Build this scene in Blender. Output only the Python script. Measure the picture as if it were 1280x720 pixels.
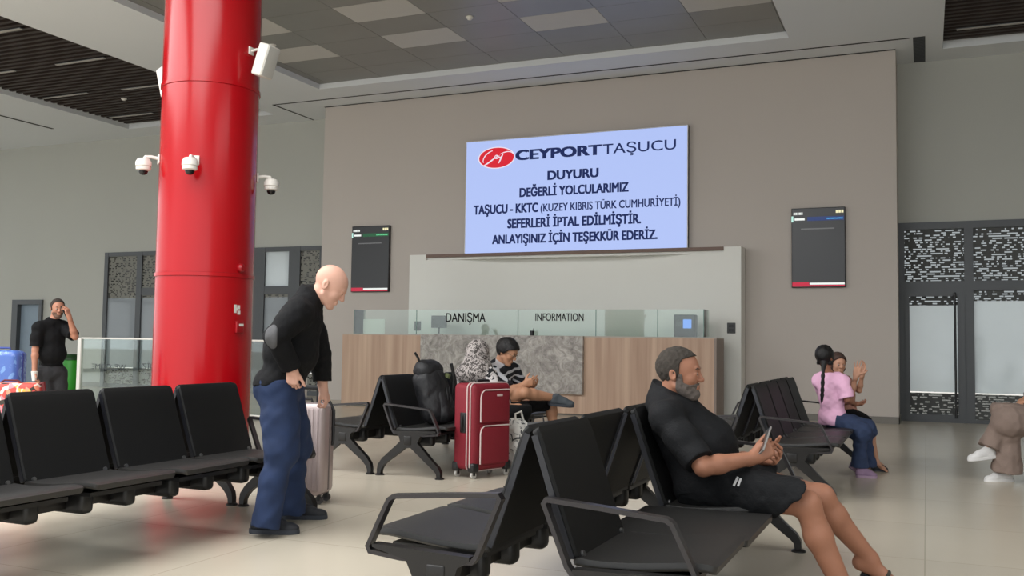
import bpy, bmesh, math, random
import numpy as np
from mathutils import Vector, Matrix

for o in list(bpy.data.objects): bpy.data.objects.remove(o)
SC = bpy.context.scene
COL = SC.collection
random.seed(7)

# ------------------------------------------------------------------ camera
FOC = 1195.0; EYE = 1.2
YAW, PIT, ROL = (math.radians(a) for a in (23.447, 3.344, 0.8336))
_f = Vector((-math.sin(YAW)*math.cos(PIT), math.cos(YAW)*math.cos(PIT), math.sin(PIT)))
_r = Vector((math.cos(YAW), math.sin(YAW), 0)); _u = _r.cross(_f)
_r2 = math.cos(ROL)*_r + math.sin(ROL)*_u; _u2 = -math.sin(ROL)*_r + math.cos(ROL)*_u
cam_d = bpy.data.cameras.new('camera'); cam = bpy.data.objects.new('camera', cam_d); COL.objects.link(cam)
cam_d.sensor_width = 36; cam_d.lens = FOC/1280*36; cam_d.clip_end = 300
cam.matrix_world = Matrix(((_r2.x,_u2.x,-_f.x,0),(_r2.y,_u2.y,-_f.y,0),(_r2.z,_u2.z,-_f.z,EYE),(0,0,0,1)))
SC.camera = cam

# ------------------------------------------------------------------ light, exposure
SC.view_settings.view_transform = 'Standard'; SC.view_settings.look = 'None'
SC.view_settings.gamma = 1; SC.view_settings.use_curve_mapping = False
SC.view_settings.exposure = 0.33
w = bpy.data.worlds.new('daylight'); SC.world = w; w.use_nodes = True
w.node_tree.nodes['Background'].inputs[0].default_value = (0.93, 0.97, 1.0, 1)
w.node_tree.nodes['Background'].inputs[1].default_value = 1.5
def area(name, loc, size, power, rot, color=(1,1,1)):
    l = bpy.data.lights.new(name, 'AREA'); l.shape = 'RECTANGLE'; l.size, l.size_y = size; l.energy = power; l.color = color
    o = bpy.data.objects.new(name, l); COL.objects.link(o); o.location = loc; o.rotation_euler = rot
    return o
# added area lights, unseen, filling the hall from above the seating
for loc_, sz_, p_ in (((-12.5, 2.0, 6.0), (7, 9), 950), ((-5.0, 1.5, 6.0), (5, 8), 560), ((5.5, 3.0, 6.0), (4, 8), 260)):
    area('overhead_fill', loc_, sz_, p_, (0, 0, 0), (0.97, 0.985, 1.0))

# ------------------------------------------------------------------ helpers
def s2l(c):
    c = c/255
    return c/12.92 if c <= 0.04045 else ((c+0.055)/1.055)**2.4
def rgb(r, g, b): return (s2l(r), s2l(g), s2l(b), 1)
def ray(x, y):
    return _r2*((x-640)/FOC) + _u2*((360-y)/FOC) + _f
def atY(x, y, Y):
    d = ray(x, y); return d*(Y/d.y) + Vector((0,0,EYE))
def atZ(x, y, z):
    d = ray(x, y); return d*((z-EYE)/d.z) + Vector((0,0,EYE))
def atD(x, y, dep):
    return ray(x, y)*dep + Vector((0,0,EYE))

MATS = {}
def mat(name, c, rough=0.6, metal=0.0, var=0.06, scale=8.0, bump=0.0, bscale=60.0, emit=None, estr=0, spec=0.5, coat=0.0):
    if name in MATS: return MATS[name]
    m = bpy.data.materials.new(name); m.use_nodes = True; MATS[name] = m
    nt = m.node_tree; b = nt.nodes['Principled BSDF']
    b.inputs['Roughness'].default_value = rough; b.inputs['Metallic'].default_value = metal
    b.inputs['Specular IOR Level'].default_value = spec
    b.inputs['Coat Weight'].default_value = coat; b.inputs['Coat Roughness'].default_value = 0.08
    tc = nt.nodes.new('ShaderNodeTexCoord'); nz = nt.nodes.new('ShaderNodeTexNoise')
    nz.inputs['Scale'].default_value = scale; nz.inputs['Detail'].default_value = 3
    nt.links.new(tc.outputs['Object'], nz.inputs['Vector'])
    mx = nt.nodes.new('ShaderNodeMix'); mx.data_type = 'RGBA'
    lo = [x*(1-var) for x in c[:3]]+[1]; hi = [min(1, x*(1+var)) for x in c[:3]]+[1]
    mx.inputs[6].default_value = lo; mx.inputs[7].default_value = hi
    nt.links.new(nz.outputs['Fac'], mx.inputs[0]); nt.links.new(mx.outputs[2], b.inputs['Base Color'])
    if bump:
        n2 = nt.nodes.new('ShaderNodeTexNoise'); n2.inputs['Scale'].default_value = bscale; n2.inputs['Detail'].default_value = 4
        nt.links.new(tc.outputs['Object'], n2.inputs['Vector'])
        bp = nt.nodes.new('ShaderNodeBump'); bp.inputs['Strength'].default_value = bump; bp.inputs['Distance'].default_value = 0.01
        nt.links.new(n2.outputs['Fac'], bp.inputs['Height']); nt.links.new(bp.outputs[0], b.inputs['Normal'])
    if emit:
        b.inputs['Emission Color'].default_value = emit; b.inputs['Emission Strength'].default_value = estr*0.80
    return m

class MB:
    """collects faces, links them as one mesh"""
    def __init__(s): s.v = []; s.f = []
    def add(s, vs, fs):
        o = len(s.v); s.v += [tuple(v) for v in vs]; s.f += [[i+o for i in f] for f in fs]; return s
    def box(s, a, b, M=None):
        (x0,y0,z0),(x1,y1,z1) = a, b
        vs = [Vector(p) for p in ((x0,y0,z0),(x1,y0,z0),(x1,y1,z0),(x0,y1,z0),(x0,y0,z1),(x1,y0,z1),(x1,y1,z1),(x0,y1,z1))]
        if M: vs = [M@v for v in vs]
        return s.add(vs, [(3,2,1,0),(4,5,6,7),(0,1,5,4),(1,2,6,5),(2,3,7,6),(3,0,4,7)])
    def rbox(s, a, b, r, M=None, n=3):
        """box with rounded edges"""
        bm = bmesh.new(); bmesh.ops.create_cube(bm, size=1)
        A, B = Vector(a), Vector(b)
        for v in bm.verts: v.co = Vector([(A[i]+B[i])/2 + v.co[i]*(B[i]-A[i]) for i in range(3)])
        bmesh.ops.bevel(bm, geom=bm.edges[:], offset=r, segments=n, profile=0.5, affect='EDGES')
        return s.bm(bm, M)
    def bm(s, bm, M=None):
        bm.verts.index_update()
        vs = [(M@v.co if M else v.co.copy()) for v in bm.verts]; fs = [[v.index for v in f.verts] for f in bm.faces]
        bm.free(); return s.add(vs, fs)
    def prism(s, pts, axis, t0, t1):
        """closed 2D outline pushed along axis: pts in the two other axes in order"""
        n = len(pts)
        def P(p, t):
            return {'x': (t,p[0],p[1]), 'y': (p[0],t,p[1]), 'z': (p[0],p[1],t)}[axis]
        vs = [P(p,t0) for p in pts]+[P(p,t1) for p in pts]
        return s.add(vs, [list(range(n))[::-1], list(range(n,2*n))]+[(i,(i+1)%n,n+(i+1)%n,n+i) for i in range(n)])
    def cyl(s, p0, p1, r0, r1=None, n=16, caps=True):
        return s.tube([p0, p1], [r0, r0 if r1 is None else r1], n, caps)
    def tube(s, pts, rad, n=10, caps=True, closed=False):
        pts = [Vector(p) for p in pts]; m = len(pts)
        if not hasattr(rad, '__len__'): rad = [rad]*m
        vs = []; up = None
        for i, p in enumerate(pts):
            if closed: t = (pts[(i+1)%m]-pts[i-1]).normalized()
            else: t = (pts[min(i+1,m-1)]-pts[max(i-1,0)]).normalized()
            if up is None:
                up = Vector((0,0,1)) if abs(t.z) < 0.9 else Vector((1,0,0))
            a = (up - t*up.dot(t)).normalized(); up = a; b = t.cross(a)
            for k in range(n):
                q = 2*math.pi*k/n; vs.append(p + (a*math.cos(q)+b*math.sin(q))*rad[i])
        fs = []
        for i in range(m if closed else m-1):
            j = (i+1)%m
            for k in range(n):
                l = (k+1)%n; fs.append((i*n+k, i*n+l, j*n+l, j*n+k))
        if caps and not closed: fs += [list(range(n))[::-1], list(range((m-1)*n, m*n))]
        return s.add(vs, fs)
    def lathe(s, prof, n=24, M=None):
        """profile of (radius, z) turned about z"""
        vs = []; m = len(prof)
        for r, z in prof:
            for k in range(n):
                q = 2*math.pi*k/n; v = Vector((r*math.cos(q), r*math.sin(q), z)); vs.append(M@v if M else v)
        fs = [(i*n+k, i*n+(k+1)%n, (i+1)*n+(k+1)%n, (i+1)*n+k) for i in range(m-1) for k in range(n)]
        fs += [list(range(n))[::-1], list(range((m-1)*n, m*n))]
        return s.add(vs, fs)
    def sweep(s, path, width, depth, closed=False):
        """flat bar along a path of (x,z) in the xz plane; width = across y (y0,y1), depth = thickness in plane (number or list)"""
        m = len(path); y0, y1 = width
        if not hasattr(depth, '__len__'): depth = [depth]*m
        vs = []
        P = [Vector((p[0], p[1])) for p in path]
        for i, p in enumerate(P):
            if closed: a, b = P[i-1], P[(i+1)%m]
            else: a, b = P[max(i-1,0)], P[min(i+1,m-1)]
            d1 = (p-a).normalized() if (p-a).length > 1e-9 else (b-p).normalized()
            d2 = (b-p).normalized() if (b-p).length > 1e-9 else d1
            t = (d1+d2).normalized(); n = Vector((-t.y, t.x)); k = depth[i]/2/max(0.5, n.dot(Vector((-d1.y, d1.x))))
            q, r = p+n*k, p-n*k
            vs += [(q.x,y0,q.y),(q.x,y1,q.y),(r.x,y1,r.y),(r.x,y0,r.y)]
        fs = []
        for i in range(m if closed else m-1):
            j = (i+1)%m
            for k in range(4): fs.append((i*4+k, i*4+(k+1)%4, j*4+(k+1)%4, j*4+k))
        if not closed: fs += [(3,2,1,0), tuple(range((m-1)*4, m*4))]
        return s.add(vs, fs)
    def build(s, name, m, parent=None, smooth=35, loc=None, recalc=True):
        me = bpy.data.meshes.new(name); me.from_pydata([tuple(v) for v in s.v], [], s.f)
        if recalc:
            bm = bmesh.new(); bm.from_mesh(me); bmesh.ops.recalc_face_normals(bm, faces=bm.faces); bm.to_mesh(me); bm.free()
        if smooth:
            me.polygons.foreach_set('use_smooth', [True]*len(me.polygons)); me.set_sharp_from_angle(angle=math.radians(smooth))
        if m: me.materials.append(m)
        o = bpy.data.objects.new(name, me); COL.objects.link(o)
        if parent: o.parent = parent
        if loc is not None: o.location = loc
        return o

def tag(o, label, cat, group=None):
    o['label'] = label; o['category'] = cat
    if group: o['group'] = group
    return o
def thing(name, label, cat, loc=(0,0,0), rz=0, group=None):
    o = bpy.data.objects.new(name, None); COL.objects.link(o); o.location = loc; o.rotation_euler = (0,0,rz)
    o.empty_display_size = 0.2
    return tag(o, label, cat, group)
def struct(o, label=None):
    o['kind'] = 'structure'
    if label: o['label'] = label
    return o
def copy_tree(o, label, parent=None):
    c = o.copy(); COL.objects.link(c)
    if parent: c.parent = parent
    else: c['label'] = label
    for ch in list(o.children): copy_tree(ch, None, c)
    return c

def text_mesh(body, box, m, name, parent, P, bold=0.0, shear=0.0, extr=0.002, label=None, mirror=False):
    """lettering fitted to box (u0,v0,u1,v1); P(u,v,h) gives the place on the surface"""
    cu = bpy.data.curves.new('lettering', 'FONT'); cu.body = body; cu.offset = min(bold, 0.0); cu.shear = shear; cu.extrude = 0.001; cu.resolution_u = 4
    o = bpy.data.objects.new('lettering', cu); COL.objects.link(o)
    dg = bpy.context.evaluated_depsgraph_get(); dg.update()
    me = bpy.data.meshes.new_from_object(o.evaluated_get(dg))
    bpy.data.objects.remove(o); bpy.data.curves.remove(cu)
    xs = [v.co.x for v in me.vertices]; ys = [v.co.y for v in me.vertices]
    # the height is fitted on capital letters without marks
    x0, x1 = min(xs), max(xs); y0, y1 = (0.0, 0.69) if len(box) == 5 else (min(ys), max(ys))
    u0, v0, u1, v1 = box[:4]
    for v in me.vertices:
        u = (v.co.x-x0)/(x1-x0); vv = (v.co.y-y0)/(y1-y0)
        if mirror: u = 1-u
        v.co = P(u0+u*(u1-u0), v0+vv*(v1-v0), extr if v.co.z > 0 else 0.0)
    if bold > 0:                                       # heavier strokes: the outline repeated beside itself
        base = [v.co.copy() for v in me.vertices]; fs = [list(f.vertices) for f in me.polygons]; n = len(base)
        du = bold/(x1-x0)*(u1-u0); U = (P(1,0,0)-P(0,0,0)); W = (P(0,1,0)-P(0,0,0)); dv = bold*0.5*(v1-v0)/0.69
        vs, ff = [], []
        for i, (a, b) in enumerate(((-1,-1),(1,-1),(-1,1),(1,1),(0,0))):
            vs += [p+U*(a*du)+W*(b*dv) for p in base]; ff += [[q+i*n for q in f] for f in fs]
        me = bpy.data.meshes.new(name); me.from_pydata(vs, [], ff)
    me.materials.clear(); me.materials.append(m)
    r = bpy.data.objects.new(name, me); COL.objects.link(r)
    if parent: r.parent = parent
    if label: r['label'] = label
    return r
# ================================================================== the hall
CZ = 6.13                                            # ceiling height
YM, YR = 16.70, 17.60                                # face of the middle wall block, faces of the side walls
XL, XR = -11.60, -0.42
M_WALL = mat('painted_wall', rgb(194,185,177), 0.75, var=0.03, scale=0.6, bump=0.05, bscale=200)
M_WALL2 = mat('painted_wall_cool', rgb(184,184,176), 0.75, var=0.03, scale=0.6, bump=0.05, bscale=200)
M_CEIL = mat('ceiling_paint', rgb(226,229,231), 0.85, var=0.02, scale=0.5)
M_WHITE = mat('white_paint', rgb(232,231,224), 0.6, var=0.015, scale=1.5)
M_FRAME = mat('grey_aluminium', rgb(84,86,88), 0.45, metal=0.3, var=0.04)
M_DARK = mat('dark_slot', rgb(30,29,28), 0.7)
M_SKIRT = mat('skirting_stone', rgb(120,115,108), 0.45, var=0.08)
M_BLACKGLASS = mat('black_screen', rgb(44,45,46), 0.25, var=0.02)
M_WPLASTIC = mat('white_plastic', rgb(226,222,214), 0.4, var=0.02)
M_BLACK = mat('black_plastic', rgb(26,26,27), 0.4, var=0.05)

# ---- floor: large polished tiles with thin joints
def floor_mat():
    m = bpy.data.materials.new('polished_tile_floor'); m.use_nodes = True
    nt = m.node_tree; b = nt.nodes['Principled BSDF']; L = nt.links
    g = nt.nodes.new('ShaderNodeNewGeometry')
    mp = nt.nodes.new('ShaderNodeMapping'); mp.inputs['Location'].default_value = (0.02, -0.04, 0)
    L.new(g.outputs['Position'], mp.inputs['Vector'])
    br = nt.nodes.new('ShaderNodeTexBrick'); br.offset = 0; br.squash = 1
    br.inputs['Scale'].default_value = 1.0; br.inputs['Brick Width'].default_value = 1.2; br.inputs['Row Height'].default_value = 1.2
    br.inputs['Mortar Size'].default_value = 0.004; br.inputs['Mortar Smooth'].default_value = 0.1
    br.inputs['Color1'].default_value = rgb(199,189,171); br.inputs['Color2'].default_value = rgb(193,184,167)
    br.inputs['Mortar'].default_value = rgb(172,164,147)
    L.new(mp.outputs[0], br.inputs['Vector'])
    nz = nt.nodes.new('ShaderNodeTexNoise'); nz.inputs['Scale'].default_value = 1.4; nz.inputs['Detail'].default_value = 6
    L.new(g.outputs['Position'], nz.inputs['Vector'])
    mx = nt.nodes.new('ShaderNodeMix'); mx.data_type = 'RGBA'; mx.blend_type = 'MULTIPLY'; mx.inputs[0].default_value = 0.35
    rp = nt.nodes.new('ShaderNodeValToRGB'); rp.color_ramp.elements[0].color = (0.75,0.75,0.75,1); rp.color_ramp.elements[1].color = (1,1,1,1)
    L.new(nz.outputs['Fac'], rp.inputs[0]); L.new(br.outputs['Color'], mx.inputs[6]); L.new(rp.outputs[0], mx.inputs[7])
    L.new(mx.outputs[2], b.inputs['Base Color'])
    b.inputs['Roughness'].default_value = 0.26; b.inputs['Specular IOR Level'].default_value = 0.45
    return m
o = MB().box((-27,-9,-0.2),(14,17.6,0)).build('floor', floor_mat(), smooth=0); struct(o)

# ---- ground outside the glazing
o = MB().box((-70,17.9,-0.3),(50,80,-0.05)).box((-90,-60,-0.32),(-27.2,17.9,-0.07)).build('ground', mat('outdoor_paving', rgb(186,180,170), 0.8, var=0.1, scale=1.0), smooth=0); struct(o)

# ---- ceiling with recessed fields
def holed(mb, x0, x1, y0, y1, z, holes, h):
    xs = sorted({x0,x1}|{v for a in holes for v in a[:2]}); ys = sorted({y0,y1}|{v for a in holes for v in a[2:]})
    for i in range(len(xs)-1):
        for j in range(len(ys)-1):
            cx, cy = (xs[i]+xs[i+1])/2, (ys[j]+ys[j+1])/2
            if any(a[0]<cx<a[1] and a[2]<cy<a[3] for a in holes): continue
            mb.add([(xs[i],ys[j],z),(xs[i+1],ys[j],z),(xs[i+1],ys[j+1],z),(xs[i],ys[j+1],z)], [(0,1,2,3)])
    for a in holes:
        c = [(a[0],a[2]),(a[1],a[2]),(a[1],a[3]),(a[0],a[3])]
        for k in range(4):
            p, q = c[k], c[(k+1)%4]
            mb.add([(*p,z),(*q,z),(*q,z+h),(*p,z+h)], [(0,1,2,3)])
REC = (-10.88, -1.96, 5.42, 15.45); SLL = (-17.22, -13.05, -4.0, 16.85); SLR = (0.29, 4.6, -4.0, 16.92)
mb = MB(); holed(mb, -27, 14, -9, 18.0, CZ, [REC, SLL, SLR], 0.40); mb.box((-27,-9,CZ+0.40),(14,18.0,CZ+0.6))
o = mb.build('ceiling', M_CEIL, smooth=0, recalc=False); struct(o)
M_TILE = mat('brushed_metal_tile', rgb(140,139,133), 0.38, metal=0.25, var=0.12, scale=1.2)
M_TILEW = mat('white_ceiling_tile', rgb(196,193,186), 0.6, var=0.02)
ct = thing('metal_tile_ceiling', 'recessed ceiling field of dark metal tiles with scattered white tiles, before the grey wall', 'ceiling', (0,0,0)); ct['kind'] = 'structure'
white = {(12.62,0),(12.62,4)}
rows = [5.42+0.0]+[]
tw, th = 1.24, 0.703
nx, ny = 7, 14
dark = MB()
xw = [-10.70+tw*i for i in range(nx+1)]; yw = [15.45-th*(j) for j in range(15)]
def tile_white(i, j):
    return (j == 2 and i % 2 == 0) or (j == 4 and i in (0,2,4,6)) or (j in (7,9,12) and i in (1,3,5))
for i in range(nx):
    for j in range(ny):
        a = (xw[i]+0.004, yw[j+1]+0.004, CZ+0.105); b = (xw[i+1]-0.004, yw[j]-0.004, CZ+0.125)
        if tile_white(i, j): MB().box(a, b).build('white_tile', M_TILEW, ct, smooth=0)
        else: dark.box(a, b)
dark.box((-10.88,5.42,CZ+0.105),(-10.708,15.45,CZ+0.125)).box((-2.016,5.42,CZ+0.105),(-1.96,15.45,CZ+0.125))
dark.build('dark_tile', M_TILE, ct, smooth=0)
# wooden slats
M_SLAT = mat('dark_wood_slat', rgb(50,38,33), 0.6, var=0.15, scale=3)
for nm, a, lab in (('slat_ceiling', SLL, 'dark wooden slat ceiling field to the left of the red column'), ('slat_ceiling', SLR, 'dark wooden slat ceiling field above the glazed door')):
    t = thing(nm, lab, 'ceiling'); t['kind'] = 'structure'
    MB().box((a[0],a[2],CZ+0.36),(a[1],a[3],CZ+0.38)).build('backing', M_DARK, t, smooth=0)
    mb = MB(); y = a[3]-0.10
    while y > 2.0:
        mb.box((a[0]+0.01,y-0.078,CZ+0.10),(a[1]-0.01,y,CZ+0.21)); y -= 0.17
    mb.build('slat', M_SLAT, t, smooth=0)
M_LAMP = mat('lamp_diffuser', rgb(170,166,160), 0.5, var=0.01)
lamps = [((0,40),(28,36),'nearest the picture edge above the rest'),((70,81),(133,73),'middle one of the long row'),((0,91),(18,88),''),((54,123),(112,117),''),((152,112),(205,107),''),((137,147),(190,141),'')]
spots = ['upper one cut by the left picture edge', 'in the middle of the slat field', 'lower one cut by the left picture edge', 'on the left border of the slat field', 'beside the red column', 'farthest back, near the left wall']
for (p, q, _), s in zip(lamps, spots):
    A, B = atZ(*p, CZ+0.10-0.015), atZ(*q, CZ+0.10-0.015)
    if A.x > B.x: A, B = B, A
    if 'cut' in s: A.x = B.x-1.3
    if s == 'beside the red column': B.x = A.x+1.3
    t = thing('linear_lamp', 'slim pale linear lamp between dark slats, '+s, 'lamp', (A.x, A.y, CZ+0.10-0.015), group='linear lamps of the left slat ceiling')
    Lx = B.x-A.x
    MB().box((0,-0.035,0),(Lx,0.035,0.012)).build('housing', M_FRAME, t, smooth=0)
    MB().rbox((0.01,-0.03,-0.012),(Lx-0.01,0.03,0.006), 0.004).build('diffuser', M_LAMP, t)
A = atZ(1195, 37, CZ+0.10-0.015)
t = thing('linear_lamp', 'slim linear lamp in the slat ceiling above the glazed door', 'lamp', (A.x, A.y, CZ+0.10-0.015))
MB().box((0,-0.035,0),(2.6,0.035,0.012)).build('housing', M_FRAME, t, smooth=0); MB().rbox((0.01,-0.03,-0.012),(2.59,0.03,0.006), 0.004).build('diffuser', M_LAMP, t)
# slots and grille in the plaster
mb = MB().box((-12.53,16.12,CZ-0.006),(-0.2,16.16,CZ-0.001)).box((-12.53,16.12,CZ-0.006),(-12.49,17.58,CZ-0.001)).box((-11.6,16.66,CZ-0.008),(-0.42,16.698,CZ-0.002))
tag(mb.build('slot_diffuser', M_DARK, smooth=0), 'thin dark slot running along the ceiling in front of the grey wall', 'air slot')
mb = MB().box((-18.98,10,CZ-0.006),(-18.9,16.2,CZ-0.001))
tag(mb.build('slot_diffuser', M_DARK, smooth=0), 'thin dark ceiling slot left of the wooden slat field', 'air slot')
t = thing('air_grille', 'short dark air grille in the ceiling at the corner of the grey wall', 'air grille', (-0.06,16.85,CZ))
MB().box((-0.09,-0.72,-0.004),(0.09,0.72,0.02)).build('opening', M_DARK, t, smooth=0)
mb = MB()
for k in range(24): mb.box((-0.085,-0.70+k*0.06,-0.012),(0.085,-0.685+k*0.06,0.0))
mb.build('slats', M_FRAME, t, smooth=0)
for (px, py, z, lab) in ((587,21,CZ+0.105,'small white smoke detector under the metal tile ceiling'),(341,56,CZ+0.105,'small white smoke detector behind the loudspeaker, under the metal tiles'),(155,123,CZ+0.1,'small white smoke detector under the left wooden slats')):
    p = atZ(px, py, z); t = thing('smoke_detector', lab, 'smoke detector', p, group='smoke detectors')
    MB().lathe([(0.06,0),(0.06,-0.015),(0.05,-0.025)], 20).build('base', M_WPLASTIC, t)
    MB().lathe([(0.035,-0.025),(0.032,-0.045),(0.015,-0.052)], 20).build('sensor', M_WPLASTIC, t)

# ---- walls
def wall(name, m, x0, x1, y0, y1, holes):
    xs = sorted({x0,x1}|{v for a in holes for v in a[:2]}); zs = sorted({0.0,CZ}|{v for a in holes for v in a[2:]})
    mb = MB()
    for i in range(len(xs)-1):
        for j in range(len(zs)-1):
            cx, cz = (xs[i]+xs[i+1])/2, (zs[j]+zs[j+1])/2
            if any(a[0]<cx<a[1] and a[2]<cz<a[3] for a in holes): continue
            mb.box((xs[i],y0,zs[j]),(xs[i+1],y1,zs[j+1]))
    return struct(mb.build(name, m, smooth=0))
wall('wall_back', M_WALL, XL, XR, YM, 18.0, [])
wall('wall_back_right', M_WALL2, XR, 14, YR, 18.0, [(-0.42,3.35,0,3.36)])
wall('wall_back_left', M_WALL2, -27, XL, YR, 18.0, [(-18.57,-12.15,0,3.30),(-21.70,-20.64,0,2.15)])
struct(MB().box((14,-9,0),(14.3,18,CZ)).build('wall_right', M_WALL2, smooth=0))
struct(MB().box((-11.0,YM-0.02,0),(XR+0.015,YM,0.11)).box((XR,YM-0.02,0),(XR+0.015,YR,0.11)).build('baseboard_back', M_SKIRT, smooth=0))
struct(MB().box((-20.64,YR-0.02,0),(-18.57,YR,0.11)).build('baseboard_left', M_SKIRT, smooth=0))

# ---- glazed doors
def film_mat(name, dark, sx, sz, thr, tint):
    """dark perforated film on glass: small openings let the daylight through"""
    m = bpy.data.materials.new(name); m.use_nodes = True; nt = m.node_tree; nt.nodes.clear(); L = nt.links
    out = nt.nodes.new('ShaderNodeOutputMaterial'); g = nt.nodes.new('ShaderNodeNewGeometry')
    mp = nt.nodes.new('ShaderNodeMapping'); mp.inputs['Scale'].default_value = (sx, 1, sz); L.new(g.outputs['Position'], mp.inputs[0])
    br = nt.nodes.new('ShaderNodeTexNoise'); br.noise_dimensions = '2D'; br.inputs['Scale'].default_value = 1; br.inputs['Detail'].default_value = 0
    sp = nt.nodes.new('ShaderNodeSeparateXYZ'); cb = nt.nodes.new('ShaderNodeCombineXYZ')
    L.new(mp.outputs[0], sp.inputs[0]); L.new(sp.outputs[0], cb.inputs[0])
    # quantise the height into rows
    fl = nt.nodes.new('ShaderNodeMath'); fl.operation = 'FLOOR'; L.new(sp.outputs[2], fl.inputs[0])
    ml = nt.nodes.new('ShaderNodeMath'); ml.operation = 'MULTIPLY'; ml.inputs[1].default_value = 7.31; L.new(fl.outputs[0], ml.inputs[0])
    L.new(ml.outputs[0], cb.inputs[1]); L.new(cb.outputs[0], br.inputs['Vector'])
    fr = nt.nodes.new('ShaderNodeMath'); fr.operation = 'FRACT'; L.new(sp.outputs[2], fr.inputs[0])
    pp = nt.nodes.new('ShaderNodeMath'); pp.operation = 'PINGPONG'; pp.inputs[1].default_value = 0.5; L.new(fr.outputs[0], pp.inputs[0])
    gt2 = nt.nodes.new('ShaderNodeMath'); gt2.operation = 'GREATER_THAN'; gt2.inputs[1].default_value = 0.2; L.new(pp.outputs[0], gt2.inputs[0])
    gt = nt.nodes.new('ShaderNodeMath'); gt.operation = 'GREATER_THAN'; gt.inputs[1].default_value = thr; L.new(br.outputs['Fac'], gt.inputs[0])
    mu = nt.nodes.new('ShaderNodeMath'); mu.operation = 'MULTIPLY'; L.new(gt.outputs[0], mu.inputs[0]); L.new(gt2.outputs[0], mu.inputs[1])
    tr = nt.nodes.new('ShaderNodeBsdfTransparent'); tr.inputs[0].default_value = tint; df = nt.nodes.new('ShaderNodeBsdfDiffuse'); df.inputs[0].default_value = dark
    ms = nt.nodes.new('ShaderNodeMixShader'); L.new(mu.outputs[0], ms.inputs[0]); L.new(df.outputs[0], ms.inputs[1]); L.new(tr.outputs[0], ms.inputs[2])
    L.new(ms.outputs[0], out.inputs[0]); return m
def frost_mat(name, c, tl):
    m = bpy.data.materials.new(name); m.use_nodes = True; nt = m.node_tree; nt.nodes.clear(); L = nt.links
    out = nt.nodes.new('ShaderNodeOutputMaterial')
    tc = nt.nodes.new('ShaderNodeTexCoord'); nz = nt.nodes.new('ShaderNodeTexNoise'); nz.inputs['Scale'].default_value = 2
    mx = nt.nodes.new('ShaderNodeMix'); mx.data_type = 'RGBA'; mx.inputs[6].default_value = c; mx.inputs[7].default_value = [v*0.93 for v in c[:3]]+[1]
    L.new(tc.outputs['Object'], nz.inputs[0]); L.new(nz.outputs['Fac'], mx.inputs[0])
    df = nt.nodes.new('ShaderNodeBsdfDiffuse'); tr = nt.nodes.new('ShaderNodeBsdfTranslucent')
    L.new(mx.outputs[2], df.inputs[0]); L.new(mx.outputs[2], tr.inputs[0])
    ms = nt.nodes.new('ShaderNodeMixShader'); ms.inputs[0].default_value = tl
    L.new(df.outputs[0], ms.inputs[1]); L.new(tr.outputs[0], ms.inputs[2])
    gl = nt.nodes.new('ShaderNodeBsdfGlossy'); gl.inputs['Roughness'].default_value = 0.05; fz = nt.nodes.new('ShaderNodeFresnel'); m2 = nt.nodes.new('ShaderNodeMixShader')
    L.new(fz.outputs[0], m2.inputs[0]); L.new(ms.outputs[0], m2.inputs[1]); L.new(gl.outputs[0], m2.inputs[2]); L.new(m2.outputs[0], out.inputs[0])
    return m
def glass_mat(name, tint, refl=0.05, blend=0.25):
    m = bpy.data.materials.new(name); m.use_nodes = True; nt = m.node_tree; nt.nodes.clear(); L = nt.links
    out = nt.nodes.new('ShaderNodeOutputMaterial'); tr = nt.nodes.new('ShaderNodeBsdfTransparent'); tr.inputs[0].default_value = tint
    gl = nt.nodes.new('ShaderNodeBsdfGlossy'); gl.inputs['Roughness'].default_value = 0.02
    lw = nt.nodes.new('ShaderNodeLayerWeight'); lw.inputs[0].default_value = blend
    ad = nt.nodes.new('ShaderNodeMath'); ad.operation = 'ADD'; ad.inputs[1].default_value = refl; ad.use_clamp = True; L.new(lw.outputs['Fresnel'], ad.inputs[0])
    ms = nt.nodes.new('ShaderNodeMixShader'); L.new(ad.outputs[0], ms.inputs[0]); L.new(tr.outputs[0], ms.inputs[1]); L.new(gl.outputs[0], ms.inputs[2])
    L.new(ms.outputs[0], out.inputs[0]); return m
M_FILM = film_mat('perforated_film', rgb(92,93,92), 13, 26, 0.52, (0.46,0.47,0.47,1))
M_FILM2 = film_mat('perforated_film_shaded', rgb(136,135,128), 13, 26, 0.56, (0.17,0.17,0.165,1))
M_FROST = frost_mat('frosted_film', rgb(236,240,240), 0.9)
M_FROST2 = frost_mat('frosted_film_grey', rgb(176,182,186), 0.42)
M_GLASS = glass_mat('clear_glass', (0.90,0.955,0.93,1), 0.04)
M_GEDGE = mat('glass_edge', rgb(120,150,140), 0.3)
YD = 17.56
def bar(mb, x0, x1, z0, z1, y0=YD, y1=YD+0.10): mb.box((x0,y0,z0),(x1,y1,z1))
d = bpy.data.objects.new('door_1', None); COL.objects.link(d); struct(d, 'glazed aluminium entrance door with perforated transom at the right'); d.location = (0,0,0)
mb = MB(); bar(mb,-0.42,-0.33,0,3.36); bar(mb,0.59,0.73,0,3.36); bar(mb,1.72,1.86,0,3.36); bar(mb,3.26,3.35,0,3.36)
for a, b in ((-0.33,0.59),(0.73,1.72),(1.86,3.26)): bar(mb,a,b,3.24,3.36); bar(mb,a,b,2.20,2.36)
bar(mb,1.86,3.26,0,0.1); bar(mb,0.73,1.72,0,0.06); bar(mb,-0.33,0.59,0,0.012,YD-0.04,YD+0.10)
mb.build('frame', M_FRAME, d, smooth=0)
mb = MB(); y0, y1 = YD-0.03, YD+0.05
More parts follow.
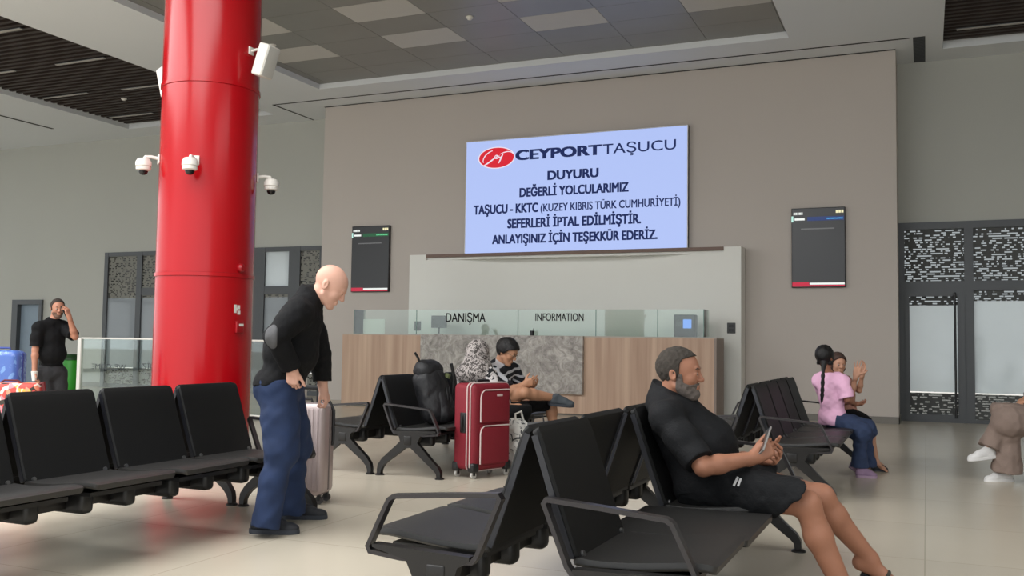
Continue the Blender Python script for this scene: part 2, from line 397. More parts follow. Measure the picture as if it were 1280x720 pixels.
for (a,b) in ((-0.33,0.59),):
    bar(mb,a,a+0.07,0.004,2.21,y0,y1); bar(mb,b-0.11,b-0.0,0.004,2.21,y0,y1); bar(mb,a+0.07,b-0.11,0.004,0.13,y0,y1); bar(mb,a+0.07,b-0.11,2.10,2.21,y0,y1)
lf = mb.build('leaf', M_FRAME, d, smooth=0)
def panes(par, x0, x1, z0, z1, frost, film, cuts):
    """glass pane: perforated film below cuts[0], frost between, perforated film above cuts[1]"""
    y = YD+0.035
    MB().box((x0,y,cuts[0]),(x1,y+0.006,cuts[1])).build('frosted_pane', frost, par, smooth=0)
    if cuts[0] > z0: MB().box((x0,y,z0),(x1,y+0.006,cuts[0]-0.02)).build('patterned_pane', film, par, smooth=0)
    if cuts[1] < z1: MB().box((x0,y,cuts[1]+0.0),(x1,y+0.006,z1)).build('patterned_pane', film, par, smooth=0)
panes(d, -0.28, 0.50, 0.10, 2.15, M_FROST, M_FILM, (0.50, 1.95))
panes(d, 0.73, 1.72, 0.05, 2.22, M_FROST, M_FILM, (0.50, 2.02))
panes(d, 1.86, 3.26, 0.05, 2.22, M_FROST, M_FILM, (0.50, 2.02))
for a, b in ((-0.34,0.60),(0.72,1.73),(1.85,3.27)):
    MB().box((a,YD+0.035,2.34),(b,YD+0.041,3.26)).build('transom_pane', M_FILM, d, smooth=0)
hb = MB().cyl((0.44,YD-0.09,0.08),(0.44,YD-0.09,2.16),0.018).cyl((0.44,YD-0.09,0.35),(0.44,YD-0.02,0.35),0.012).cyl((0.44,YD-0.09,1.9),(0.44,YD-0.02,1.9),0.012).build('handle', M_BLACK, lf)
d = bpy.data.objects.new('door_2', None); COL.objects.link(d); struct(d, 'glazed door wall behind the red column')
mb = MB(); bar(mb,-18.57,-18.45,0,3.30,YD-0.006,YD+0.106); bar(mb,-17.52,-17.36,0,3.30,YD-0.006,YD+0.106); bar(mb,-16.2,-16.06,0,3.30,YD-0.006,YD+0.106); bar(mb,-14.02,-13.72,0,3.30,YD-0.006,YD+0.106); bar(mb,-13.06,-12.76,0,3.30,YD-0.006,YD+0.106); bar(mb,-12.24,-12.15,0,3.30,YD-0.006,YD+0.106)
bar(mb,-18.45,-12.24,3.20,3.30); bar(mb,-17.36,-12.24,2.24,2.42); bar(mb,-18.45,-12.24,0,0.1)
mb.build('frame', M_FRAME, d, smooth=0)
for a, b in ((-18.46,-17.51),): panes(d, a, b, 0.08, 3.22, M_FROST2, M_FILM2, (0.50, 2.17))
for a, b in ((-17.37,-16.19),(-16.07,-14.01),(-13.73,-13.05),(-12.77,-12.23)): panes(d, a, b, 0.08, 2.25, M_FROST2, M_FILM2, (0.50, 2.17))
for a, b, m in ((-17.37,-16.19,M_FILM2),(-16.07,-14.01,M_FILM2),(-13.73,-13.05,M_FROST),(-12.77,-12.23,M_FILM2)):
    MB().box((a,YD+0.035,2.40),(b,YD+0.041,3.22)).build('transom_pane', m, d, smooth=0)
d = bpy.data.objects.new('door_3', None); COL.objects.link(d); struct(d, 'grey service door in the far left wall')
mb = MB(); bar(mb,-21.70,-21.50,0,2.15,YD-0.02,YD+0.3); bar(mb,-20.74,-20.64,0,2.15,YD-0.02,YD+0.3); bar(mb,-21.5,-20.74,2.03,2.15,YD-0.02,YD+0.3)
mb.build('frame', M_FRAME, d, smooth=0)
lf = MB().box((-21.5,YD+0.10,0.01),(-20.74,YD+0.15,2.03)).build('leaf', mat('door_panel', rgb(134,150,164), 0.5), d, smooth=0)
MB().cyl((-20.84,YD+0.02,1.05),(-20.96,YD+0.02,1.05),0.012).cyl((-20.84,YD+0.02,1.05),(-20.84,YD+0.10,1.05),0.012).build('handle', M_BLACK, lf)

# ---- glazed side of the hall, out of the picture to the left
wn = bpy.data.objects.new('window_1', None); COL.objects.link(wn); struct(wn, 'glazed side wall of the hall')
mb = MB()
for k in range(18): mb.box((-27.1,-8.9+k*1.55,0),(-26.98,-8.78+k*1.55,CZ))
mb.box((-27.1,-9,0),(-26.98,17.6,0.12)).box((-27.1,-9,2.5),(-26.98,17.6,2.6)).box((-27.1,-9,CZ-0.25),(-26.98,17.6,CZ))
mb.build('frame', M_FRAME, wn, smooth=0)
MB().box((-27.05,-9,0.1),(-27.04,17.6,CZ-0.2)).build('pane', glass_mat('clear_side_glass', (0.98,0.99,0.99,1), 0.0, 0.06), wn, smooth=0)

# ---- white back panel behind the desk, with a shallow curved niche under a wooden strip
bd = thing('back_panel', 'white freestanding back panel with curved niche behind the information desk', 'panel', (0,0,0))
pl = [(-9.26,16.30),(-8.89,16.30)]
for k in range(0,13):
    a = k/12; pl.append((-8.89+1.9*a, 16.30+0.30*a*a*(3-2*a)))
for k in range(12,-1,-1):
    a = k/12; pl.append((-3.15-1.9*a, 16.30+0.30*a*a*(3-2*a)))
pl += [(-2.86,16.30),(-2.86,16.69),(-9.26,16.69)]
mb = MB().prism(pl, 'z', 0, 2.80)
mb.box((-9.26,16.30,2.80),(-8.89,16.69,2.905)).box((-3.15,16.30,2.80),(-2.86,16.69,2.905)).box((-8.89,16.345,2.80),(-3.15,16.69,2.905))
mb.build('panel', M_WHITE, bd, smooth=30)
MB().box((-8.89,16.285,2.845),(-3.15,16.345,2.905)).build('wooden_strip', mat('strip_wood', rgb(112,88,76), 0.5, var=0.1, scale=5), bd, smooth=0)
M_SOCK = mat('socket_grey', rgb(70,70,70), 0.5)
for x, lab in ((-3.02,'small dark wall socket on the right end of the white back panel'),(-9.05,'small dark wall socket on the left end of the white back panel')):
    t = thing('wall_socket', lab, 'socket', (x,16.30,1.52), group='sockets on the back panel')
    MB().rbox((-0.07,-0.012,-0.09),(0.07,0,0.09),0.006).build('plate', M_SOCK, t)
    MB().box((-0.04,-0.016,0.01),(0.04,-0.01,0.06)).box((-0.04,-0.016,-0.06),(0.04,-0.01,-0.01)).build('socket', M_BLACK, t, smooth=0)

# ---- large announcement screen
M_LED = mat('led_panel', rgb(20,22,30), 0.5, var=0.0, emit=(s2l(174),s2l(192),s2l(243),1), estr=1.0)
M_NAVY = mat('screen_navy', rgb(8,10,20), 0.6, emit=(s2l(38),s2l(48),s2l(90),1), estr=1.0)
M_SRED = mat('screen_red', rgb(30,4,6), 0.6, emit=(s2l(214),s2l(22),s2l(44),1), estr=1.0)
M_SWHITE = mat('screen_white', rgb(30,30,30), 0.6, emit=(s2l(236),s2l(226),s2l(240),1), estr=1.0)
YS = 16.60
sc = thing('announcement_screen', 'large white-blue announcement screen on the grey wall above the desk', 'screen', (-6.03,YS,2.93))
def SP(u, v, h): return Vector((u+6.03, -0.004-h, v-2.93))
MB().rbox((-2.19,0.004,-0.01),(2.19,0.098,2.20),0.008).build('housing', M_BLACK, sc)
MB().box((-2.175,-0.002,0.003),(2.175,0.004,2.185)).build('display', M_LED, sc, smooth=0)
MB().box((-2.19,-0.004,-0.01),(-2.178,0.01,2.2)).box((2.178,-0.004,-0.01),(2.19,0.01,2.2)).box((-2.178,-0.004,2.188),(2.178,0.01,2.2)).build('bezel', M_SWHITE if False else M_WPLASTIC, sc, smooth=0)
def tl(body, l, lt, r, m=M_NAVY, bold=0.046, name='text_line'):
    """l = left foot, lt = left head, r = right foot of the line in the photograph"""
    A, B, T = atY(*l, YS), atY(*r, YS), atY(*lt, YS)
    z0 = (A.z+B.z)/2
    text_mesh(body, (A.x, z0, B.x, z0+(T.z-A.z), 1), m, name, sc, SP, bold)
tl('CEYPORT', (645.5,199.8), (645.5,188.0), (750.9,193.4), bold=0.05, name='heading')
tl('TAŞUCU', (753.6,192.8), (753.6,180.4), (844.9,186.6), bold=0.006, name='heading')
tl('DUYURU', (685,224.6), (685,213.7), (747.7,221.3), bold=0.045)
tl('DEĞERLİ YOLCULARIMIZ', (649.9,246.1), (649.9,235.3), (785.3,239.2))
tl('TAŞUCU - KKTC', (592.5,267.9), (592.5,257.0), (672.3,265.0))
tl('(KUZEY KIBRIS TÜRK CUMHURİYETİ)', (676,264.3), (676,254.9), (850.3,256.7), bold=0.024)
tl('SEFERLERİ İPTAL EDİLMİŞTİR.', (634.7,285.3), (634.7,274.2), (800.7,278.8))
tl('ANLAYIŞINIZ İÇİN TEŞEKKÜR EDERİZ.', (615.6,305.2), (615.6,294.5), (821.3,298.2))
c = atY(620.7,197.3,YS); rx = (atY(642.3,195.6,YS)-atY(599,199,YS)).x/2; rz = (atY(620.7,184.8,YS)-atY(620.7,209.8,YS)).z/2
def disc(m, name, a, b, h):
    n = 48; vs = [SP(c.x+a*math.cos(2*math.pi*k/n), c.z+b*math.sin(2*math.pi*k/n), h) for k in range(n)]
    vs2 = [v+Vector((0,0.002,0)) for v in vs]
    MB().add(vs+vs2, [list(range(n))]+[(k,(k+1)%n,n+(k+1)%n,n+k) for k in range(n)]).build(name, m, sc, smooth=0)
disc(M_SWHITE, 'logo_rim', rx*1.06, rz*1.09, 0.002); disc(M_SRED, 'logo_disc', rx, rz, 0.004)
mb = MB()
def stroke(pts, w):
    P = [SP(c.x+rx*p[0], c.z+rz*p[1], 0.0065) for p in pts]; mb.tube(P, [w*(0.5+0.5*math.sin(math.pi*(k+0.6)/(len(P)+0.2))) for k in range(len(P))], 6)
def bez(a, b, c_, d_, n=12):
    return [tuple((1-t)**3*a[i]+3*(1-t)**2*t*b[i]+3*(1-t)*t*t*c_[i]+t**3*d_[i] for i in (0,1)) for t in [k/n for k in range(n+1)]]
stroke(bez((-0.22,0.72),(-0.55,0.62),(-0.86,-0.05),(-0.74,-0.42)), 0.010)
stroke(bez((-0.74,-0.72),(-0.45,-0.52),(-0.20,-0.15),(-0.08,0.0)), 0.014)
stroke(bez((-0.14,-0.10),(0.10,0.05),(0.08,0.32),(-0.04,0.22)), 0.012); stroke(bez((-0.04,0.22),(-0.16,0.05),(-0.02,-0.22),(0.16,0.02)), 0.012)
stroke(bez((0.16,0.20),(0.12,-0.05),(0.22,-0.12),(0.34,0.22)), 0.012)
stroke(bez((0.38,0.30),(0.30,0.05),(0.22,-0.25),(0.14,-0.56)), 0.014)
stroke(bez((0.20,0.32),(0.45,0.52),(0.80,0.70),(0.95,0.30)), 0.009)
mb.build('logo_script', M_SWHITE, sc)

# ---- two portrait information displays
M_DGREY = mat('display_grey', rgb(14,14,15), 0.3, emit=(s2l(40),s2l(40),s2l(41),1), estr=0.6)
def em(name, r, g, b): return mat(name, rgb(20,20,20), 0.5, emit=rgb(r,g,b), estr=1.0)
def fids(x0, x1, z0, z1, Y, lab, accent, bandc):
    t = thing('information_display', lab, 'display', ((x0+x1)/2, Y, z0), group='portrait information displays')
    W, H = (x1-x0), z1-z0
    MB().rbox((-W/2,0.0,0),(W/2,0.07,H),0.006).build('housing', M_BLACK, t)
    MB().box((-W/2+0.012,-0.003,0.012),(W/2-0.012,0.002,H-0.012)).build('display', M_DGREY, t, smooth=0)
    def R(u0, v0, u1, v1, m, name): MB().box((-W/2+u0*W,-0.006,v0*H),(-W/2+u1*W,-0.003,v1*H)).build(name, m, t, smooth=0)
    wh = em('display_white',240,244,240)
    R(0.015,0.012,0.33,0.065,em('display_red',196,28,62),'red_band'); R(0.33,0.012,0.985,0.03,em('display_red',196,28,62),'red_band'); R(0.34,0.034,0.985,0.058,wh,'white_band')
    for k in range(5): R(0.04+k*0.036,0.915,0.068+k*0.036,0.945,wh,'clock_digit')
    for k in range(3): R(0.83+k*0.05,0.925,0.87+k*0.05,0.96,em('display_cream',246,238,190),'temperature_digit')
    R(0.30,0.835,0.98,0.885,bandc,'heading_band'); R(0.66,0.85,0.96,0.868,accent,'heading')
    R(0.0,0.825,0.035,0.90,em('display_mint',190,238,226),'marker'); R(0.06,0.845,0.25,0.872,wh,'heading')
    R(0.18,0.728,0.80,0.742,em('display_faint',104,104,104),'notice_line')
fids(-2.075,-1.215,2.215,3.555,16.63,'portrait information display with blue heading, right of the big screen',em('display_blue',90,170,230),em('display_bluedark',38,58,110))
fids(-10.815,-9.93,2.21,3.56,16.63,'portrait information display with green heading, above the bald man',em('display_green',120,220,160),em('display_greendark',20,84,50))

# ---- information desk
def wood_mat():
    m = bpy.data.materials.new('oak_laminate'); m.use_nodes = True; nt = m.node_tree; b = nt.nodes['Principled BSDF']; L = nt.links
    tc = nt.nodes.new('ShaderNodeTexCoord'); mp = nt.nodes.new('ShaderNodeMapping'); mp.inputs['Scale'].default_value = (9,9,0.35); L.new(tc.outputs['Object'], mp.inputs[0])
    nz = nt.nodes.new('ShaderNodeTexNoise'); nz.inputs['Scale'].default_value = 1.0; nz.inputs['Detail'].default_value = 5; L.new(mp.outputs[0], nz.inputs[0])
    rp = nt.nodes.new('ShaderNodeValToRGB'); rp.color_ramp.elements[0].position = 0.3; rp.color_ramp.elements[1].position = 0.7
    rp.color_ramp.elements[0].color = rgb(170,138,116); rp.color_ramp.elements[1].color = rgb(202,172,148); L.new(nz.outputs['Fac'], rp.inputs[0])
    L.new(rp.outputs[0], b.inputs['Base Color']); b.inputs['Roughness'].default_value = 0.5; return m
def stone_mat():
    m = bpy.data.materials.new('grey_marble'); m.use_nodes = True; nt = m.node_tree; b = nt.nodes['Principled BSDF']; L = nt.links
    tc = nt.nodes.new('ShaderNodeTexCoord')
    nz = nt.nodes.new('ShaderNodeTexNoise'); nz.inputs['Scale'].default_value = 5.5; nz.inputs['Detail'].default_value = 9; nz.inputs['Roughness'].default_value = 0.75; nz.inputs['Distortion'].default_value = 1.2
    L.new(tc.outputs['Object'], nz.inputs[0])
    rp = nt.nodes.new('ShaderNodeValToRGB'); e = rp.color_ramp.elements; e[0].position = 0.34; e[1].position = 0.68; e[0].color = rgb(112,106,100); e[1].color = rgb(202,196,188)
    k = e.new(0.5); k.color = rgb(160,153,146); L.new(nz.outputs['Fac'], rp.inputs[0]); L.new(rp.outputs[0], b.inputs['Base Color']); b.inputs['Roughness'].default_value = 0.3; return m
M_WOOD, M_STONE = wood_mat(), stone_mat()
dk = thing('information_desk', 'long information desk of pale wood with a grey marble front panel', 'desk', (-6.64,15.40,0))
ox = 6.64
MB().box((-10.17+ox,0,0.03),(-8.45+ox,0.05,1.33)).build('wood_panel', M_WOOD, dk, smooth=0)
MB().box((-8.45+ox,0,0.03),(-5.33+ox,0.05,0.36)).build('wood_panel', M_WOOD, dk, smooth=0)
MB().box((-5.33+ox,0,0.03),(-3.13+ox,0.05,1.33)).build('wood_panel', M_WOOD, dk, smooth=0)
MB().box((-8.45+ox,-0.07,0.36),(-5.33+ox,0.05,1.345)).build('marble_panel', M_STONE, dk, smooth=0)
MB().box((-3.13+ox,0,0.03),(-3.09+ox,0.62,1.33)).box((-10.17+ox,0.05,0.03),(-10.13+ox,0.62,1.33)).build('side_panel', mat('side_laminate', rgb(140,124,114), 0.5), dk, smooth=0)
MB().box((-10.12+ox,0.05,0),(-3.14+ox,0.1,0.1)).build('plinth', M_SKIRT, dk, smooth=0)
MB().box((-10.17+ox,0.0,1.33),(-3.09+ox,0.62,1.35)).build('worktop', mat('desk_top', rgb(176,166,154), 0.4), dk, smooth=0)
# glass screen standing on the desk
gs = thing('glass_screen', 'low frameless glass screen with black lettering on top of the desk', 'glass screen', (-6.64,15.60,1.35))
gx = [-10.05,-8.69,-6.64,-5.19,-4.11,-3.34]
for k in range(5):
    MB().box((gx[k]+ox+0.006,-0.005,0),(gx[k+1]+ox-0.006,0.005,0.46)).build('pane', M_GLASS, gs, smooth=0)
for x in gx[1:-1]+[gx[0],gx[-1]]:
    MB().box((x+ox-0.006,-0.006,0),(x+ox+0.006,0.006,0.46)).build('pane_edge', M_GEDGE, gs, smooth=0)
MB().box((-3.345+ox,0.006,0),(-3.335+ox,0.40,0.46)).build('pane', M_GLASS, gs, smooth=0)
MB().box((-10.055+ox,0.006,0),(-10.045+ox,0.40,0.46)).build('pane', M_GLASS, gs, smooth=0)
def GP(u, v, h): return Vector((u+ox, -0.006-h, v-1.35))
for body, l, lt, r in (('DANIŞMA',(557.5,403.5),(557.5,392.5),(607,401.5)),('INFORMATION',(669.5,401.5),(669.5,392.3),(729.5,400.5))):
    A, B, T = atY(*l,15.6), atY(*r,15.6), atY(*lt,15.6); z0 = (A.z+B.z)/2
    text_mesh(body, (A.x,z0,B.x,z0+T.z-A.z,1), M_BLACK, 'lettering', gs, GP, 0.012)
# things standing on the desk behind the glass
def onDesk(px, Y=15.80): return atY(px, 419, Y).x
x = onDesk(856)
t = thing('payment_terminal', 'black terminal with a small blue screen at the right end of the desk', 'terminal', (x,15.80,1.35))
MB().rbox((-0.18,-0.04,0.0),(0.18,0.16,0.38),0.015).build('body', M_BLACK, t)
MB().box((-0.02,-0.046,0.15),(0.12,-0.039,0.30)).build('display', em('terminal_blue',112,160,250), t, smooth=0)
MB().box((-0.14,-0.046,0.18),(-0.05,-0.039,0.27)).build('keypad', M_SOCK, t, smooth=0)
x = onDesk(545)
t = thing('desk_monitor', 'grey backed desk monitor beside the black lettering on the left', 'monitor', (x,15.90,1.35))
MB().rbox((-0.16,0,0.13),(0.16,0.03,0.36),0.006).build('housing', mat('monitor_grey', rgb(88,88,90), 0.5), t)
MB().cyl((0,0.015,0.01),(0,0.015,0.15),0.015).build('neck', M_BLACK, t); MB().lathe([(0.09,0.0),(0.09,0.012),(0.03,0.02)],20).build('base', M_BLACK, t)
x = onDesk(465)
t = thing('notice_stand', 'white notice sheet standing at the left end of the desk', 'notice', (x,15.86,1.35))
MB().rbox((-0.24,0,0.01),(0.24,0.008,0.29),0.003).build('sheet', M_WPLASTIC, t); MB().box((-0.2,-0.04,0),(0.2,0.05,0.01)).build('foot', M_WPLASTIC, t, smooth=0)
x = onDesk(673)
t = thing('pen_pot', 'small black pot on the desk under the right lettering', 'pot', (x,15.50,1.345))
MB().lathe([(0.035,0),(0.04,0.09),(0.034,0.09),(0.03,0.01)],16).build('pot', M_BLACK, t); MB().cyl((0,0,0.02),(0.02,0.01,0.13),0.005).build('pen', M_BLACK, t)

# ---- red column
M_RED = mat('red_gloss_column', rgb(172,8,20), 0.20, var=0.03, scale=1.0, coat=0.0, spec=0.4)
CX, CY, CR = -6.98, 7.95, 0.497
cl = thing('red_column', 'thick glossy red round column between the seating and the wall', 'column', (CX,CY,0)); cl['kind'] = 'structure'
MB().lathe([(CR,0.0),(CR,CZ+0.3)],96).build('shaft', M_RED, cl)
for z in (1.86, 3.84): MB().lathe([(CR+0.001,z-0.022),(CR+0.012,z-0.018),(CR+0.012,z+0.018),(CR+0.001,z+0.022)],96).build('joint_band', M_RED, cl)
MB().lathe([(CR+0.02,0),(CR+0.02,0.12),(CR+0.002,0.13)],64).build('base_ring', mat('brushed_steel', rgb(170,170,168), 0.35, metal=0.8), cl)
def onCol(px, py, r=CR):
    """point of the column's skin seen at a place of the photograph"""
    d_ = ray(px, py); a = d_.x**2+d_.y**2; b = -2*(d_.x*CX+d_.y*CY); c_ = CX**2+CY**2-r*r
    t_ = (-b-math.sqrt(max(0,b*b-4*a*c_)))/(2*a); p = d_*t_; return Vector((p.x,p.y,p.z+EYE))
def colframe(ang, z, r=CR):
    """matrix at angle ang on the column: x outwards, z up"""
    return Matrix.Translation((CX+r*math.cos(ang), CY+r*math.sin(ang), z)) @ Matrix.Rotation(ang, 4, 'Z')
def dome_cam(ang, z, lab, S=0.80):
    t = thing('dome_camera', lab, 'camera', (0,0,0), group='dome cameras on the red column')
    t.matrix_world = colframe(ang, z) @ Matrix.Scale(S, 4)
    MB().rbox((0,-0.06,-0.01),(0.02,0.06,0.11),0.006).build('wall_plate', M_WPLASTIC, t)
    MB().tube([(0.01,0,0.06),(0.10,0,0.075),(0.17,0,0.07),(0.19,0,0.03)],0.022,12).build('arm', M_WPLASTIC, t)
    MB().lathe([(0.04,0.05),(0.075,0.04),(0.098,0.0),(0.10,-0.05),(0.088,-0.06),(0.088,-0.066),(0.094,-0.07),(0.090,-0.10),(0.062,-0.115)],28,Matrix.Translation((0.19,0,0))).build('housing', M_WPLASTIC, t)
    MB().lathe([(0.058,-0.112),(0.056,-0.135),(0.04,-0.158),(0.015,-0.168)],24,Matrix.Translation((0.19,0,0))).build('dome', mat('smoked_dome', rgb(22,22,24), 0.1), t)
view = math.atan2(-CY, -CX)                           # towards the viewer
dome_cam(view-math.radians(82), 3.02, 'white dome camera reaching out from the left side of the red column')
dome_cam(view-math.radians(16), 2.965, 'white dome camera on the front of the red column')
dome_cam(view+math.radians(86), 2.90, 'white dome camera reaching out from the right side of the red column')
def col_speaker(ang, z, lab, tilt):
    t = thing('column_speaker', lab, 'loudspeaker', group='white loudspeakers on the red column'); t.matrix_world = colframe(ang, z)
    MB().rbox((0,-0.04,0.09),(0.015,0.04,0.17),0.004).build('wall_plate', M_WPLASTIC, t)
    MB().tube([(0.01,0,0.13),(0.08,0,0.14),(0.13,0,0.12)],0.014,8).build('arm', M_WPLASTIC, t)
    M = Matrix.Translation((0.20,0,0.0)) @ Matrix.Rotation(math.radians(tilt),4,'Y')
    MB().rbox((-0.07,-0.105,-0.17),(0.06,0.105,0.17),0.02,M).build('cabinet', M_WPLASTIC, t)
    MB().rbox((0.055,-0.09,-0.155),(0.066,0.09,0.155),0.004,M).build('grille', mat('speaker_grille', rgb(200,198,192), 0.7, bump=0.5, bscale=400), t)
col_speaker(view+math.radians(50), 4.10, 'white tilted loudspeaker on the right of the red column', 18)
col_speaker(view-math.radians(140), 4.02, 'white loudspeaker half hidden behind the left of the red column', 18)
a = view+math.radians(37)
t = thing('call_point', 'small red fire alarm call point on the red column', 'call point', group=None); t.matrix_world = colframe(a+0.1, 1.94)
MB().lathe([(0.045,0),(0.045,0.03),(0.03,0.05)],20,Matrix.Rotation(math.pi/2,4,'Y')).build('body', mat('alarm_red', rgb(150,14,24), 0.3), t)
t = thing('column_sign', 'small white pictogram sticker on the red column', 'sticker'); t.matrix_world = colframe(a+0.06, 1.46)
MB().box((0,-0.04,0.015),(0.004,-0.01,0.10)).box((0,0.005,0.0),(0.004,0.04,0.04)).box((0,0.0,0.055),(0.004,0.035,0.095)).box((0,-0.01,0.04),(0.004,0.005,0.07)).build('pictogram', M_WPLASTIC, t, smooth=0)
t = thing('alarm_button', 'small red alarm box with a white label on the red column', 'alarm button'); t.matrix_world = colframe(a+0.1, 1.33)
MB().rbox((0,-0.05,-0.06),(0.035,0.05,0.06),0.008).build('box', mat('alarm_red', rgb(150,14,24), 0.3), t); MB().box((0.034,-0.02,0.01),(0.038,0.04,0.035)).build('label_plate', M_WPLASTIC, t, smooth=0)

# ---- glass barrier left of the column, with lettering seen from behind
YB = 11.6
xa, xb = atY(101,422,YB).x, -8.3
gb = thing('glass_barrier', 'chest-high glass barrier with a white post beside the red column', 'barrier', (xa,YB,0))
MB().rbox((-0.035,-0.03,0),(0.035,0.03,1.20),0.006).build('post', M_WPLASTIC, gb)
MB().rbox((xb-xa-0.035,-0.03,0),(xb-xa+0.035,0.03,1.20),0.006).build('post', M_WPLASTIC, gb)
MB().box((0.035,-0.006,0.08),(xb-xa-0.035,0.006,1.18)).build('pane', M_GLASS, gb, smooth=0)
MB().rbox((0.035,-0.02,1.18),(xb-xa-0.035,0.02,1.205),0.004).build('top_rail', M_WPLASTIC, gb); MB().rbox((0.035,-0.02,0.06),(xb-xa-0.035,0.02,0.09),0.004).build('bottom_rail', M_WPLASTIC, gb)
def BP(u, v, h): return Vector((u-xa, -0.008-h, v))
A, B = atY(115,461,YB), atY(158,461,YB)
text_mesh('WELCOME', (A.x,A.z,B.x,A.z+0.085,1), mat('lettering_grey', rgb(66,72,74), 0.5), 'lettering', gb, BP, 0.0, mirror=True)
A, B = atY(178,461,YB), atY(222,461,YB)
text_mesh('HOŞGELDİNİZ', (A.x,A.z,B.x+0.35,A.z+0.085,1), mat('lettering_grey', rgb(66,72,74), 0.5), 'lettering', gb, BP, 0.0, mirror=True)
p = atY(89,470,14.2)
t = thing('waste_bin', 'green waste bin behind the man on the phone', 'bin', (p.x,14.2,0))
MB().lathe([(0.15,0.02),(0.17,0.06),(0.19,0.45),(0.17,0.74),(0.155,0.75)],28).build('body', mat('bin_green', rgb(40,140,30), 0.4), t)
MB().lathe([(0.17,0.75),(0.175,0.80),(0.12,0.86),(0.02,0.87)],28).build('lid', mat('bin_green_dark', rgb(30,66,30), 0.4), t)
MB().lathe([(0.152,0.0),(0.152,0.03)],28).build('base', M_BLACK, t)
# ================================================================== beam seating
M_SEAT = mat('black_pad_lit', rgb(42,41,40), 0.45, var=0.05, bump=0.12, bscale=420, spec=0.4)  # light from above on the seats is put into a paler colour
M_BACK = mat('black_pad_shaded', rgb(22,22,22), 0.55, var=0.05, bump=0.12, bscale=420, spec=0.25)  # same pad material, shade on the backs put into a darker colour
M_EDGE = mat('blue_black_edge', rgb(34,35,41), 0.4, var=0.05)
M_STEEL = mat('black_coated_steel', rgb(30,28,27), 0.35, metal=0.2, var=0.06)
M_ARM = mat('dark_armrest', rgb(52,49,50), 0.32, metal=0.35, var=0.06)
M_RIVET = mat('steel_rivet', rgb(120,120,120), 0.35, metal=0.8)
BL = 2.66; PITCH = 0.645; S0 = 0.045; SW = 0.585
def seat_y(k): return S0+PITCH*k, S0+PITCH*k+SW

def panel(prof, y0, y1, th, r0, r1, n=6):
    """padded panel: profile of (x,z) swept along y, corners rounded by r0 at its start and r1 at its end"""
    # resample by length, finer at both ends
    P = [Vector(p) for p in prof]; d = [0]
    for a, b in zip(P, P[1:]): d.append(d[-1]+(b-a).length)
    Lt = d[-1]
    s = [r0*(1-math.cos(k/n*math.pi/2)) for k in range(n+1)] + [r0+(Lt-r0-r1)*k/10 for k in range(1,10)] + [Lt-r1+r1*math.sin(k/n*math.pi/2) for k in range(n+1)]
    def at(q):
        for i in range(len(d)-1):
            if q <= d[i+1]+1e-9:
                t = (q-d[i])/(d[i+1]-d[i]); return P[i].lerp(P[i+1], t)
        return P[-1]
    vs = []; fs = []
    rings = []
    for q in s:
        ins = 0
        if q < r0: ins = r0-math.sqrt(max(0, r0*r0-(r0-q)**2))
        if q > Lt-r1: ins = r1-math.sqrt(max(0, r1*r1-(q-(Lt-r1))**2))
        p = at(q); t = (at(min(Lt,q+0.01))-at(max(0,q-0.01))).normalized(); nrm = Vector((t.y,-t.x))
        rings.append((p, nrm, ins))
    e = th*0.32
    for p, nrm, ins in rings:
        a0, a1 = y0+ins, y1-ins
        for off, yy in ((0,a0),(th/2-e*0.0,a0+0),(th/2,a0+e),(th/2,a1-e),(th/2-e*0.0,a1),(0,a1),(-th/2,a1-e*0.5),(-th/2,a0+e*0.5)):
            o_ = off
            if off == th/2 and yy in (a0, a1): o_ = th/2-e
            vs.append((p.x+nrm.x*o_, yy, p.y+nrm.y*o_))
    k = 8
    for i in range(len(rings)-1):
        for j in range(k): fs.append((i*k+j, i*k+(j+1)%k, (i+1)*k+(j+1)%k, (i+1)*k+j))
    fs += [tuple(range(k))[::-1], tuple(range((len(rings)-1)*k, len(rings)*k))]
    return MB().add(vs, fs)
BACK_PROF = [(0.185,0.425),(0.172,0.46),(0.14,0.55),(0.105,0.65),(0.075,0.74),(0.052,0.81),(0.034,0.862),(0.018,0.885)]
SEAT_PROF = [(0.175,0.398),(0.22,0.393),(0.30,0.392),(0.40,0.397),(0.50,0.408),(0.60,0.42),(0.66,0.422),(0.695,0.412)]
MESH = {}
def put(key, maker, name, m, parent, loc=(0,0,0)):
    if key not in MESH:
        o = maker().build(name, m, parent); MESH[key] = o.data
    else:
        o = bpy.data.objects.new(name, MESH[key]); COL.objects.link(o); o.parent = parent
    o.location = loc; return o
def mk_back(): return panel(BACK_PROF, 0, SW, 0.028, 0.015, 0.022)
def mk_backedge(): return MB().sweep([(x-0.012,z) for x,z in BACK_PROF[:-1]], (-0.005,0.005), 0.024)
def mk_seat(): return panel([(x,z+0.02) for x,z in SEAT_PROF], 0, SW, 0.030, 0.02, 0.028)
def mk_pan():
    mb = MB()
    for y in (0.10, 0.40):
        mb.rbox((0.24,y,0.262),(0.50,y+0.09,0.392),0.03)
    mb.box((0.20,0.04,0.375),(0.62,SW-0.04,0.397)); return mb
def mk_rivet():
    mb = MB()
    for y in (0.05, SW-0.05): mb.cyl((0.19,y,0.435),(0.205,y,0.44),0.012,n=12)
    return mb
def mk_table(): return panel([(0.10,0.412),(0.30,0.414),(0.50,0.416),(0.70,0.418)], -0.055, SW+0.05, 0.026, 0.02, 0.02)
